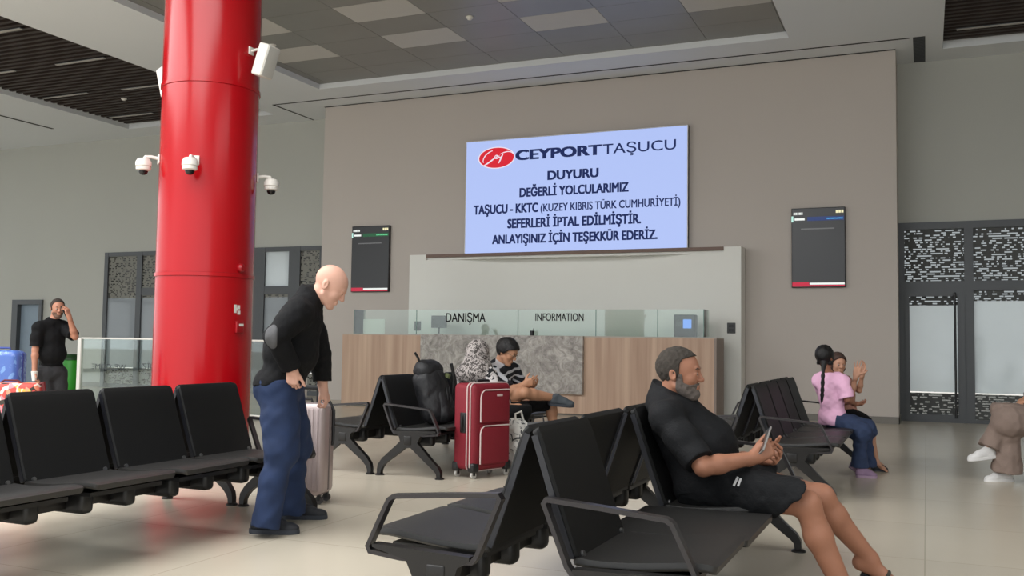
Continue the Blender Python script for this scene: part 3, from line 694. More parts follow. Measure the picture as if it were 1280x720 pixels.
def mk_leg():
    w = (-0.024,0.024); mb = MB()
    mb.sweep([(0.345,0.335),(0.24,0.245),(0.10,0.135),(0.060,0.085),(0.050,0.05),(0.048,0.008)], w, [0.085,0.072,0.056,0.050,0.042,0.036])
    mb.sweep([(0.345,0.335),(0.46,0.235),(0.56,0.145),(0.63,0.088),(0.652,0.055),(0.656,0.008)], w, [0.085,0.072,0.056,0.050,0.042,0.036])
    mb.prism([(0.25,0.36),(0.27,0.29),(0.33,0.255),(0.39,0.265),(0.44,0.31),(0.47,0.37),(0.62,0.405),(0.62,0.418),(0.20,0.405),(0.20,0.39)], 'y', -0.0245, 0.0245)
    return mb
def mk_foot(): return MB().lathe([(0.042,0.0),(0.042,0.008),(0.030,0.016),(0.020,0.018)], 20)
def mk_beam(): return MB().rbox((0.30,-0.03,0.285),(0.38,BL+0.03,0.365),0.008)
def mk_arm():
    path = [(0.175,0.41),(0.125,0.53),(0.085,0.625),(0.095,0.640),(0.30,0.625),(0.535,0.604),(0.556,0.590),(0.60,0.50),(0.645,0.405),(0.635,0.385),(0.50,0.372),(0.30,0.375),(0.195,0.385)]
    return MB().sweep(path, (-0.02,0.02), 0.017, closed=True)
def bench(x0, y0, facing, label, skip_back=(), seats=range(4), tables=(), arms=(0,1), group='black beam seating benches'):
    """facing +1: seats look along +x, near end at y0; -1: seats look along -x"""
    t = thing('waiting_bench', label, 'bench', (x0, y0 if facing > 0 else y0+BL, 0), 0 if facing > 0 else math.pi, group)
    put('beam', mk_beam, 'beam', M_STEEL, t)
    for k in seats:
        y = seat_y(k)[0]
        if k in tables:
            put('table', mk_table, 'table_panel', M_SEAT, t, (0,y,0)); put('pan', mk_pan, 'seat_bracket', M_BLACK, t, (0,y,0)); continue
        b = put('back', mk_back, 'backrest', M_BACK, t, (0,y,0)); put('backedge', mk_backedge, 'edge_trim', M_EDGE, b, (0,0.002,0)); put('backedge', mk_backedge, 'edge_trim', M_EDGE, b, (0,SW-0.002,0)); put('rivet', mk_rivet, 'rivet', M_RIVET, b)
        put('seat', mk_seat, 'seat', M_SEAT, t, (0,y,0)); put('pan', mk_pan, 'seat_bracket', M_BLACK, t, (0,y,0))
    for e, y in enumerate((0.0, BL)):
        l = put('leg', mk_leg, 'leg_frame', M_STEEL, t, (0,y,0))
        put('foot', mk_foot, 'foot', M_STEEL, l, (0.048,0,0)); put('foot', mk_foot, 'foot', M_STEEL, l, (0.656,0,0))
        if e in arms: put('arm', mk_arm, 'armrest', M_ARM, t, (0,y+(-0.0 if e == 0 else 0.0),0))
    return t
XL_, XF, XR_ = -4.60, -1.36, 1.90
bench(XL_, 3.00, 1, 'black bench nearest on the left, its empty seats facing the bald man')
bench(XL_-0.005, 3.00, -1, 'black bench behind the nearest left one, back to back with it, beside the red column')
bench(XL_, 7.55, 1, 'black bench holding the backpack, behind the red suitcase')
bench(XL_-0.005, 7.55, -1, 'empty black bench behind the bald man with its back to the backpack bench')
bench(XF, 3.27, 1, 'nearest black bench, under the bearded man, with a flat panel in place of one seat', tables=(1,))
bench(XF-0.005, 3.27, -1, 'nearest black bench turned to the left, back to back with the bearded man')
bench(XR_+(-3.23), 7.95, 1, 'black bench with the two girls on its far seats')
bench(XR_-3.235, 7.95, -1, 'black bench back to back with the girls, behind the bearded man')
bench(XR_, 7.95, -1, 'black bench under the person in brown trousers at the right edge')
# ================================================================== people: smooth-blended bodies
A3 = lambda v: np.array(v, float)
def unit(v):
    v = A3(v); return v/np.linalg.norm(v)
class Field:
    """distance field on a grid; surface read off as one continuous mesh"""
    def __init__(s, lo, hi, h):
        s.lo = A3(lo); s.h = h; s.n = np.maximum(4, np.ceil((A3(hi)-s.lo)/h).astype(int)+1)
        s.a = np.full(s.n, 0.2, np.float32)
        s.ax = [np.float32(s.lo[i]+h*np.arange(s.n[i])) for i in range(3)]
    def blk(s, lo, hi, pad):
        i0 = np.clip(np.floor((A3(lo)-pad-s.lo)/s.h).astype(int), 0, s.n); i1 = np.clip(np.ceil((A3(hi)+pad-s.lo)/s.h).astype(int)+1, 0, s.n)
        if np.any(i1 <= i0): return None, None
        sl = tuple(slice(a, b) for a, b in zip(i0, i1))
        X = s.ax[0][sl[0]][:,None,None]; Y = s.ax[1][sl[1]][None,:,None]; Z = s.ax[2][sl[2]][None,None,:]
        return sl, (X, Y, Z)
    def join(s, sl, d, k, sub=False):
        a = s.a[sl]
        if sub:
            d = -d; m = np.maximum(a, d)
            if k: q = np.maximum(k-np.abs(a-d), 0)/k; m = m+q*q*k*0.25
        else:
            m = np.minimum(a, d)
            if k: q = np.maximum(k-np.abs(a-d), 0)/k; m = m-q*q*k*0.25
        s.a[sl] = m
    def cap(s, p0, p1, r0, r1=None, k=0.02, cuts=(), sub=False):
        p0, p1 = A3(p0), A3(p1); r1 = r0 if r1 is None else r1; r = max(r0, r1)
        sl, C = s.blk(np.minimum(p0,p1)-r, np.maximum(p0,p1)+r, k+2*s.h+0.01)
        if sl is None: return
        b = p1-p0; bb = max(1e-9, b@b)
        q = [C[i]-p0[i] for i in range(3)]
        t = np.clip((q[0]*b[0]+q[1]*b[1]+q[2]*b[2])/bb, 0, 1)
        d = np.sqrt((q[0]-t*b[0])**2+(q[1]-t*b[1])**2+(q[2]-t*b[2])**2)-(r0+t*(r1-r0))
        for p, n in cuts:
            n = unit(n); d = np.maximum(d, (C[0]-p[0])*n[0]+(C[1]-p[1])*n[1]+(C[2]-p[2])*n[2])
        s.join(sl, d.astype(np.float32), k, sub)
    def ell(s, c, r, R=None, k=0.03, cuts=(), sub=False):
        c = A3(c); r = A3(r); m = max(r)
        sl, C = s.blk(c-m, c+m, k+2*s.h+0.01)
        if sl is None: return
        q = [C[i]-c[i] for i in range(3)]
        R = np.eye(3) if R is None else A3(R)
        L = [q[0]*R[0,j]+q[1]*R[1,j]+q[2]*R[2,j] for j in range(3)]
        k0 = np.sqrt(sum((L[j]/r[j])**2 for j in range(3))); k1 = np.sqrt(sum((L[j]/r[j]**2)**2 for j in range(3)))
        d = k0*(k0-1)/np.maximum(k1, 1e-6)
        for p, n in cuts:
            n = unit(n); d = np.maximum(d, (C[0]-p[0])*n[0]+(C[1]-p[1])*n[1]+(C[2]-p[2])*n[2])
        s.join(sl, d.astype(np.float32), k, sub)
    def cut(s, p, n):
        n = np.float32(unit(n)); p = np.float32(p); X, Y, Z = s.ax
        np.maximum(s.a, (((X-p[0])*n[0])[:,None]+((Y-p[1])*n[1])[None,:])[:,:,None]+((Z-p[2])*n[2])[None,None,:], out=s.a)
    def noise(s, amp, f, seed=0):
        rg = np.random.RandomState(seed)
        for o in range(3):
            fr = f*(1.0+0.8*o); ph = (rg.rand(6)*6.28).astype(np.float32); w = (rg.rand(3)*0.6+0.7).astype(np.float32)*np.float32(fr)
            X, Y, Z = s.ax
            a, b, c = np.sin(X*w[0]+ph[0]), np.sin(Y*w[1]+ph[1]), np.sin(Z*w[2]+ph[2])
            g = np.float32(amp/(1+o)/2)
            s.a += (g*a)[:,None,None]*b[None,:,None]; s.a += (g*b)[None,:,None]*c[None,None,:]; s.a += (g*a)[:,None,None]*c[None,None,:]
    def local(s, H):
        c, R, sc = H
        X, Y, Z = s.ax[0][:,None,None]-c[0], s.ax[1][None,:,None]-c[1], s.ax[2][None,None,:]-c[2]
        return [(X*R[0,j]+Y*R[1,j]+Z*R[2,j])/sc for j in range(3)]
    def mesh(s):
        a = s.a; a[0]=a[-1]=0.1; a[:,0]=a[:,-1]=0.1; a[:,:,0]=a[:,:,-1]=0.1
        g = a < 0
        cnt = np.zeros(np.array(a.shape)-1, np.uint8)
        offs = [(i,j,k) for i in (0,1) for j in (0,1) for k in (0,1)]
        N = np.array(a.shape)-1
        for i,j,k in offs: cnt += g[i:i+N[0], j:j+N[1], k:k+N[2]]
        I = np.argwhere((cnt > 0) & (cnt < 8))
        idx = np.full(cnt.shape, -1, np.int32); idx[tuple(I.T)] = np.arange(len(I))
        val = np.stack([a[I[:,0]+o[0], I[:,1]+o[1], I[:,2]+o[2]] for o in offs], 1)
        P = np.zeros((len(I),3)); W = np.zeros(len(I))
        O = np.array(offs, float)
        for u in range(8):
            for v in range(u+1, 8):
                if abs(O[u]-O[v]).sum() != 1: continue
                va, vb = val[:,u], val[:,v]; m = (va < 0) != (vb < 0)
                t = np.where(m, va/np.where(m, va-vb, 1), 0)
                P += np.where(m[:,None], O[u]+t[:,None]*(O[v]-O[u]), 0); W += m
        V = s.lo+s.h*(I+P/np.maximum(W,1)[:,None])
        F = []
        for ax in range(3):
            sh = [slice(1,-1)]*3; sh[ax] = slice(0,-1)
            sh2 = list(sh); sh2[ax] = slice(1,None)
            A, B = g[tuple(sh)], g[tuple(sh2)]
            e = np.argwhere(A != B); off = np.array([1,1,1]); off[ax] = 0; e = e+off
            if not len(e): continue
            b, c = [(1,2),(2,0),(0,1)][ax]
            def at(db, dc):
                q = e.copy(); q[:,b] -= db; q[:,c] -= dc; return idx[q[:,0],q[:,1],q[:,2]]
            q = np.stack([at(1,1), at(0,1), at(0,0), at(1,0)], 1)
            fl = ~g[e[:,0],e[:,1],e[:,2]]
            q[fl] = q[fl][:,::-1]
            F.append(q[(q >= 0).all(1)])
        return V, np.concatenate(F) if F else np.zeros((0,4), int)
def skin_mesh(name, parts, m, parent, smooth=180, relax=1):
    """parts: fields or (V,F) tuples joined into one mesh object"""
    Vs, Fs, n = [], [], 0
    for f in parts:
        V, Fc = f.mesh() if isinstance(f, Field) else f
        Vs.append(V); Fs.append(Fc+n); n += len(V)
    V = np.concatenate(Vs); Q = np.concatenate(Fs)
    for _ in range(relax):
        acc = np.zeros_like(V); w_ = np.zeros(len(V))
        for i in range(4):
            np.add.at(acc, Q[:,i], V[Q[:,(i+1)%4]]); np.add.at(w_, Q[:,i], 1)
            np.add.at(acc, Q[:,i], V[Q[:,i-1]]); np.add.at(w_, Q[:,i], 1)
        V = np.where(w_[:,None] > 0, 0.5*V+0.5*acc/np.maximum(w_,1)[:,None], V)
    me = bpy.data.meshes.new(name); me.vertices.add(len(V)); me.vertices.foreach_set('co', V.astype(np.float32).ravel())
    me.loops.add(len(Q)*4); me.loops.foreach_set('vertex_index', Q.astype(np.int32).ravel())
    me.polygons.add(len(Q)); me.polygons.foreach_set('loop_start', np.arange(0, len(Q)*4, 4, dtype=np.int32))
    me.update(calc_edges=True); me.validate()
    me.polygons.foreach_set('use_smooth', [True]*len(me.polygons))
    me.materials.append(m)
    o = bpy.data.objects.new(name, me); COL.objects.link(o)
    if parent: adopt(o, parent)
    return o
def adopt(o, parent):
    o.parent = parent
    o.matrix_parent_inverse = Matrix.Translation(-parent.location) if parent.parent is None else Matrix()
    return o

def frame(fwd, up):
    """columns: forward, left, up"""
    f = unit(fwd); u = A3(up); u = unit(u-f*(u@f)); return np.stack([f, np.cross(u, f), u], 1)
def head_prims(F, H, infl=0.0, feat=True, k=0.018, ears=True, female=False):
    c, R, s = H
    L = lambda x, y, z: c+R@(s*A3((x,y,z)))
    e = lambda p, r, k_=k, **kw: F.ell(L(*p), [q*s+infl for q in r], R, k_, **kw)
    q = lambda a, b, r0, r1=None, k_=k, **kw: F.cap(L(*a), L(*b), r0*s+infl, (r1 if r1 is not None else r0)*s+infl, k_, **kw)
    e((-0.016,0,0.034),(0.096,0.077,0.088)); e((0.026,0,0.012),(0.066,0.066,0.086)); e((0.030,0,-0.050),(0.056,0.055,0.058))
    j = 0.88 if female else 1.0
    for y in (-1,1):
        q((0.000,y*0.055*j,-0.055),(0.062,y*0.020*j,-0.098),0.017,0.018); e((0.056,y*0.036,-0.022),(0.026,0.024,0.026))
    e((0.071,0,-0.096),(0.022,0.024,0.020))
    if feat:
        q((0.084,-0.030,0.027),(0.084,0.030,0.027),0.009,k_=0.014)
        for y in (-1,1):
            e((0.100,y*0.032,0.005),(0.016,0.019,0.013),0.014,sub=True)
            e((0.0775,y*0.031,0.003),(0.0135,0.0150,0.0125),0.006)
        q((0.088,0,0.014),(0.105,0,-0.021),0.0078,0.0115,0.012); e((0.1055,0,-0.024),(0.0115,0.0125,0.0105),0.008)
        for y in (-1,1): e((0.097,y*0.0125,-0.027),(0.010,0.0075,0.008),0.006)
        q((0.089,-0.017,-0.054),(0.089,0.017,-0.054),0.0065,k_=0.006); q((0.088,-0.015,-0.066),(0.088,0.015,-0.066),0.0075,k_=0.006)
        q((0.099,-0.020,-0.0603),(0.099,0.020,-0.0603),0.0028,k_=0.003,sub=True)
    if ears:
        for y in (-1,1):
            Re = R@np.array(Matrix.Rotation(math.radians(-14),3,'Y'))@np.array(Matrix.Rotation(math.radians(y*18),3,'Z'))
            F.ell(L(-0.020,y*0.078,-0.004), A3((0.019,0.0085,0.032))*s+infl, Re, 0.006)
            F.ell(L(-0.014,y*0.086,-0.002), A3((0.009,0.006,0.016))*s, Re, 0.005, sub=True)
def hand_prims(F, w, d, n, side, curl=(0.5,0.6,0.7,0.8), thumb=(0.7,0.6,0.3), s=1.0, spread=0.06, k=0.012):
    """w wrist, d towards the fingers, n out of the palm, side +1 right hand, -1 left"""
    w = A3(w); d = unit(d); n = A3(n); n = unit(n-d*(n@d)); t = side*np.cross(d, n)
    P = lambda a, b, c: w+s*(d*a+t*b+n*c)
    kn = []
    for i, (l, b) in enumerate(((0.088,0.029),(0.092,0.009),(0.087,-0.011),(0.079,-0.029))):
        kp = P(l,b,-0.003); kn.append(kp); F.cap(P(0.008,b*0.6,0), kp, 0.0145*s, 0.0115*s, k*1.4)
    F.cap(P(0.015,0.022,0.006), P(0.055,0.034,0.010), 0.017*s, 0.014*s, k*1.4)
    F.cap(P(0.02,-0.018,0.004), P(0.06,-0.028,0.004), 0.014*s, 0.012*s, k*1.4)
    F.cap(P(-0.03,0,0), P(0.012,0,0), 0.026*s, 0.024*s, k*1.6)
    for i, seg in enumerate(((0.043,0.026,0.021),(0.047,0.030,0.022),(0.043,0.028,0.021),(0.034,0.021,0.019))):
        a = curl[i] if hasattr(curl, '__len__') else curl
        p = kn[i]; ang = a*0.75; sp = (1.5-i)*spread
        for jn, l in enumerate(seg):
            dd = (d*math.cos(ang)+n*math.sin(ang)); dd = unit(dd+t*sp)
            p2 = p+dd*l*s; r = (0.0092-0.0009*jn-(0.0012 if i == 3 else 0))*s
            F.cap(p, p2, r, r*0.92, 0.004); p = p2; ang += a*(0.95 if jn == 0 else 0.7)
    p = P(0.022,0.026,0.008); dd = unit(d*thumb[0]+t*thumb[1]+n*thumb[2])
    for jn, (l, r) in enumerate(((0.044,0.0135),(0.034,0.0108),(0.027,0.0095))):
        p2 = p+dd*l*s; F.cap(p, p2, r*s, r*0.9*s, 0.007); p = p2
        dd = unit(dd+d*0.28+n*0.05)
def shoe(parent, ank, toe_dir, up, L, m_up, m_sole, s=1.0, name='shoe', open_top=True):
    """ank = point on the sole under the ankle"""
    R = frame(toe_dir, up); c = A3(ank); Lp = lambda x, y, z: c+R@A3((x*s,y*s,z*s))
    h = L/0.28
    lo = np.min([Lp(x,y,z) for x in (-0.1*h,0.25*h) for y in (-.07,.07) for z in (-.03,.16)],0); hi = np.max([Lp(x,y,z) for x in (-0.1*h,0.25*h) for y in (-.07,.07) for z in (-.03,.16)],0)
    F = Field(lo-0.02, hi+0.02, 0.005)
    F.cap(Lp(-0.03*h,0,0.045), Lp(0.10*h,0,0.040), 0.040*s, 0.043*s, 0.02); F.ell(Lp(0.145*h,0,0.030),(0.065*h*s,0.047*s,0.036*s),R,0.02)
    F.cap(Lp(-0.02*h,0,0.05), Lp(-0.015*h,0,0.105), 0.040*s, 0.040*s, 0.025, [(Lp(0,0,0.105), R[:,2])]); F.cap(Lp(0.0,0,0.09), Lp(0.10*h,0,0.055), 0.034*s, 0.032*s, 0.02)
    F.cut(Lp(0,0,0.014), -R[:,2])
    o = skin_mesh(name, [F], m_up, parent)
    mb = MB(); n = 28; pts = []
    for q in range(n):
        a = 2*math.pi*q/n; x = math.cos(a); y = math.sin(a)
        cx = (0.125 if x > 0 else -0.025)*h; rr = (0.088 if x > 0 else 0.052)*h
        pts.append((cx+rr*x*0.98, y*(0.050+0.004*x)))
    mb.add([Lp(x,y,-0.0) for x,y in pts]+[Lp(x*1.01,y*1.04,0.012) for x,y in pts]+[Lp(x,y,0.026) for x,y in pts], [list(range(n))[::-1], list(range(2*n,3*n))]+[(j*n+i,j*n+(i+1)%n,(j+1)*n+(i+1)%n,(j+1)*n+i) for j in (0,1) for i in range(n)])
    so = mb.build('sole', m_sole, o)
    return o

def mixv(a, b, t): return A3(a)*(1-t)+A3(b)*t
class Figure:
    def __init__(s, J, build=1.0, belly=0.0, female=False, h=0.005, arm=1.0, leg=1.0):
        s.J = {k_: A3(v) for k_, v in J.items() if k_ not in ('Hf','Hu')}; s.Hf, s.Hu = J['Hf'], J['Hu']
        s.b, s.belly, s.female, s.h, s.am, s.lg = build, belly, female, h, arm, leg
        J = s.J
        s.hs = 1.0
        s.left_p = unit(J['hipL']-J['hipR']); s.left_c = unit(J['shL']-J['shR'])
        s.pel = (J['hipL']+J['hipR'])/2; s.che = (J['shL']+J['shR'])/2
        s.up_t = unit(J['neck']-s.pel)
        def fr(left, up):
            f = unit(np.cross(left, up)); l = unit(left-f*(left@f)); return np.stack([f, l, np.cross(f, l)], 1)
        s.Rp = fr(s.left_p, J.get('pup', s.up_t)); s.Rc = fr(s.left_c, s.up_t)
        P = np.stack([v for k_, v in s.J.items() if k_ not in ('pup','bend')]); s.lo, s.hi = P.min(0)-0.21, P.max(0)+0.21; s.lo[2] = max(s.lo[2], -0.03)
    def H(s): return (s.J['head'], frame(s.Hf, s.Hu), s.hs)
    def torso(s, F, infl=0.0, k=0.05, cuts=(), pelvis=True, chest=True, shoulders=True):
        b = s.b; J = s.J; Rp, Rc = s.Rp, s.Rc
        wsh = np.linalg.norm(J['shL']-J['shR'])
        if pelvis:
            F.ell(s.pel+Rp[:,2]*0.03*b, (0.118*b+infl,0.165*b+infl,0.12*b+infl), Rp, k, cuts)
            for sd in ('L','R'): F.ell(J['hip'+sd]-Rp[:,0]*0.04*b, (0.10*b+infl,0.09*b+infl,0.10*b+infl), Rp, k, cuts)
        if chest:
            mid = mixv(s.pel, J['neck'], 0.40)+s.J.get('bend', np.zeros(3)); up = mixv(s.pel, J['neck'], 0.70)+s.J.get('bend', np.zeros(3))*0.6
            F.ell(mid+Rc[:,0]*s.belly*0.6, (0.115*b+infl+s.belly,0.150*b+infl+s.belly*0.5,0.15*b+infl), Rc, k, cuts)
            F.ell(up+Rc[:,0]*0.005, (0.118*b+infl,wsh*0.44+infl,0.16*b+infl), Rc, k, cuts)
            if s.female and s.female != 'child':
                for sg in (-1,1): F.ell(up+Rc[:,0]*0.09*b+Rc[:,1]*sg*0.075*b-Rc[:,2]*0.03, (0.055*b+infl,0.06*b+infl,0.06*b+infl), Rc, k, cuts)
        if shoulders:
            F.cap(mixv(J['shL'],J['shR'],0.10), mixv(J['shL'],J['shR'],0.90), 0.058*b+infl, None, k, cuts)
            for sd in ('L','R'): F.cap(J['neck']+s.up_t*0.01, mixv(J['neck'],J['sh'+sd],0.8), 0.050*b+infl, 0.052*b+infl, k, cuts)
    def arm(s, F, sd, infl=0.0, k=0.02, upto=2.0, flare=0.0):
        """upto in arm lengths: 1 = elbow, 2 = wrist; cuts straight across there"""
        b = s.b*s.am; a, e, w = (s.J[q+sd] for q in ('sh','el','wr'))
        def cc(t):
            if t <= 1: p = mixv(a, e, t); return [(p, e-a)]
            p = mixv(e, w, t-1); return [(p, w-e)]
        c1 = cc(upto) if upto <= 1 else ()
        F.ell(a, [0.066*b+infl]*3, None, k*1.5, c1)
        F.cap(a, mixv(a,e,0.5), 0.058*b+infl, 0.052*b+infl+flare*0.5, k, c1); F.cap(mixv(a,e,0.4), e, 0.052*b+infl+flare*0.5, 0.041*b+infl+flare, k, c1)
        if upto > 1:
            c2 = cc(upto) if upto < 2 else ()
            F.cap(e, mixv(e,w,0.3), 0.041*b+infl, 0.044*b+infl, k, c2); F.cap(mixv(e,w,0.3), w, 0.044*b+infl, 0.028*b+infl+flare, k, c2)
    def leg(s, F, sd, infl=0.0, k=0.03, upto=2.0, flare=0.0, calf=True):
        b = s.b*s.lg; a, e, w = (s.J[q+sd] for q in ('hip','kn','an'))
        if upto > 2: w = mixv(e, w, upto-1+0.25); upto = 2-0.25*(1/(upto-1+0.25))
        def cc(t):
            if t <= 1: return [(mixv(a,e,t), e-a)]
            return [(mixv(e,w,t-1), w-e)]
        c1 = cc(upto) if upto <= 1 else ()
        F.cap(a, mixv(a,e,0.55), 0.092*b+infl, 0.072*b+infl+flare*0.5, k, c1); F.cap(mixv(a,e,0.5), e, 0.074*b+infl+flare*0.5, 0.054*b+infl+flare, k, c1)
        if upto > 1:
            c2 = cc(upto) if upto < 2 else ()
            v = unit(w-e); back = -s.Rp[:,0]; back = back-v*(back@v)
            nb = np.linalg.norm(back); back = back/nb if nb > 0.05 else np.zeros(3)
            F.cap(e, mixv(e,w,0.3)+back*0.012, 0.053*b+infl, 0.056*b+infl, k, c2)
            F.cap(mixv(e,w,0.3)+back*0.012, w, 0.056*b+infl, 0.036*b+infl+flare, k, c2)
    def foot(s, F, sd, d, L=0.25, k=0.015):
        a = s.J['an'+sd]; d = unit(d); b = s.b*s.lg
        up = A3((0,0,1)); up = unit(up-d*(d@up)) if abs(d[2]) < 0.9 else A3((0,0,1)); l = np.cross(up, d); h = 0.062*b
        F.cap(a, a-d*0.03-up*h*0.55, 0.036*b, 0.032*b, k*1.5); F.cap(a+d*0.02-up*0.02, a+d*L*0.52-up*h*0.80, 0.034*b, 0.022*b, k*1.6)
        F.cap(a-d*0.03-up*h*0.6, a+d*L*0.5-up*h*0.85, 0.028*b, 0.022*b, k*1.6)
        for i in range(5):
            o = (i-2)*0.017*b; ln = L*(0.74-0.03*abs(i-1) - (0.03 if i == 4 else 0))
            sg = 1 if sd == 'R' else -1
            F.cap(a+d*L*0.42+l*o*sg-up*h*0.85, a+d*ln+l*o*1.15*sg-up*(h*0.95), 0.0125*b, 0.0095*b, 0.006)
    def body_field(s, hands=True, hand_args=None, head=True, feet=None):
        F = Field(s.lo, s.hi, s.h)
        s.torso(F, -0.012)
        for sd in ('L','R'):
            s.arm(F, sd); s.leg(F, sd)
        H = s.H(); base = s.J['neck']
        F.cap(H[0]+H[1]@A3((-0.022,0,-0.045))*s.hs, base-s.up_t*0.03, 0.054*s.b*s.hs**0.5, 0.060*s.b, 0.025)
        if head: head_prims(F, H, female=bool(s.female))
        for sd, sg in (('L',-1),('R',1)):
            if hand_args and sd in hand_args: hand_prims(F, s.J['wr'+sd], side=sg, **hand_args[sd])
        for sd, v in (feet or {}).items(): s.foot(F, sd, *v)
        return F
    def garment(s): return Field(s.lo, s.hi, s.h)
    def eyes(s, parent, iris):
        H = s.H(); c, R, sc = H
        for y in (-1,1):
            p = c+R@A3((0.0790,y*0.031,0.003))*sc; r = 0.0118*sc
            M = Matrix.Translation(p) @ Matrix([list(R[i]) for i in range(3)]).to_4x4()
            bm = bmesh.new(); bmesh.ops.create_uvsphere(bm, u_segments=16, v_segments=10, radius=r)
            o = MB().bm(bm, M).build('eye', mat('eye_white', rgb(196,186,178), 0.2, var=0.0), parent)
            adopt(o, parent)
            q = MB().lathe([(0.0056*sc,0.0),(0.005*sc,0.002),(0.001,0.003)],14,M @ Matrix.Translation((r*0.90,0,0)) @ Matrix.Rotation(math.pi/2,4,'Y')).build('iris', iris, o)
    def hair_field(s, infl, region, noise=(0,0,0), pad=0.16, h=0.004, ears=False):
        """shell over the head: region(x,y,z) negative where hair grows, in head coordinates"""
        H = s.H(); c = H[0]
        F = Field(c-pad, c+pad, h); head_prims(F, H, infl, feat=False, ears=ears)
        if noise[0]: F.noise(*noise)
        x, y, z = F.local(H)
        F.a = np.maximum(F.a, np.broadcast_to(region(x, y, z)*s.hs, F.a.shape)).astype(np.float32)
        return F
def person(label, loc, group=None):
    return thing('person', label, 'person', (loc[0], loc[1], 0), 0, group)
R2 = A3(_r2); FW = A3(_f); UZ = A3((0,0,1))
def D(x, y, dep): return A3(atD(x, y, dep))
def V(r, d, z): return unit(R2*r+FW*d+UZ*z)              # direction: right of picture, away, up
def skin(name, r, g, b): return mat(name, rgb(r,g,b), 0.52, var=0.10, scale=14, bump=0.06, bscale=240, spec=0.4)
M_SHB, M_SOLE = mat('dark_shoe', rgb(34,36,42), 0.6, var=0.2, scale=30), mat('dark_sole', rgb(58,62,70), 0.7)
M_CLOTH = mat('black_cloth', rgb(16,16,18), 0.85, var=0.15, scale=20, bump=0.3, bscale=90, spec=0.25)
M_IRIS = mat('dark_iris', rgb(24,16,12), 0.15)
def clip_sphere(F, c, r, sq=(1,1,1)):
    X, Y, Z = F.ax; c = np.float32(c)
    F.a = np.maximum(F.a, np.sqrt(((X-c[0])/sq[0])[:,None,None]**2+((Y-c[1])/sq[1])[None,:,None]**2+((Z-c[2])/sq[2])[None,None,:]**2)-r).astype(np.float32)

def hairline(pts, y_in=0.0):
    """hair grows behind the line x = f(z) given as (z, x) in head coordinates"""
    zs, xs = zip(*pts)
    return lambda x, y, z: x-np.interp(z, zs, xs)-y_in*np.clip(np.abs(y)-0.02,0,1)+0.0*x

def Db(x, y, dep): return D(x, y, dep*0.986)
# ------------------------------------------------------------------ bald man with the silver suitcase
J = dict(head=Db(413,358,6.2), Hf=V(0.80,0.05,-0.60), Hu=V(0.60,0,0.80), neck=Db(387,374,6.2), shR=Db(371,393,6.03), shL=Db(386,391,6.40),
         elR=Db(345,421,5.90), wrR=Db(365,462,6.00), elL=Db(400,442,6.46), wrL=Db(404,486,6.50),
         hipR=Db(349,486,6.11), hipL=Db(355,486,6.29), knR=Db(352,565,6.02), knL=Db(370,558,6.40), anR=Db(334,650,5.93), anL=Db(366,633,6.40), pup=V(0.15,0,1))
J['bend'] = V(-0.7,0,0.3)*0.035
P0 = Figure(J, 1.08, 0.035, h=0.005); P0.hs = 1.08
t = person('bald man in a black jacket and blue jeans stooping over a silver suitcase', atZ(340,662,0))
M_SK1 = skin('fair_skin', 214,166,146)
F = P0.body_field(hand_args={'R':dict(d=V(0.05,0.15,-0.97),n=V(0.15,0.95,0.1),curl=(0.9,0.95,1.0,1.0),thumb=(0.8,0.45,0.2),s=0.95), 'L':dict(d=V(0.35,0,-0.95),n=V(-0.9,0.2,-0.3),curl=(1.0,1.1,1.1,1.1),s=0.95)})
skin_mesh('body', [F], M_SK1, t); P0.eyes(t, M_IRIS)
G = P0.garment(); P0.torso(G, 0.018); [P0.arm(G, s_, 0.018, upto=1.96, flare=0.012) for s_ in 'LR']
G.cap(J['neck']-P0.up_t*0.03, J['neck']+V(0.25,0,0.9)*0.07, 0.090, 0.076, 0.02, [(J['neck']+V(0.25,0,0.9)*0.062, V(0.50,0,0.85))])
G.cut(Db(350,480,6.2), V(0.05,0,-1)); G.noise(0.0045, 38, 3)
jk = skin_mesh('jacket', [G], M_CLOTH, t)
G = P0.garment(); P0.arm(G, 'R', 0.0225, upto=1.6, flare=0.012); G.noise(0.0045, 38, 3); clip_sphere(G, J['elR']+V(-0.2,-0.9,0.05)*0.05, 0.055, (0.8,0.8,1.4))
skin_mesh('elbow_patch', [G], mat('grey_suede', rgb(86,86,88), 0.9, bump=0.3, bscale=200), jk)
G = P0.garment(); P0.torso(G, 0.012, chest=False, shoulders=False); [P0.leg(G, s_, 0.021, upto=2.12, flare=0.030) for s_ in 'LR']
G.cut(Db(350,474,6.2), UZ); G.noise(0.006, 34, 5)
skin_mesh('jeans', [G], mat('blue_denim', rgb(26,44,78), 0.85, var=0.35, scale=9, bump=0.25, bscale=300), t)
shoe(t, A3(atZ(328,666,0)), V(1,-0.05,0)*A3((1,1,0)), UZ, 0.295, M_SHB, M_SOLE, 1.05)
shoe(t, A3(atZ(366,648,0)), V(1,0.02,0)*A3((1,1,0)), UZ, 0.295, M_SHB, M_SOLE, 1.05)

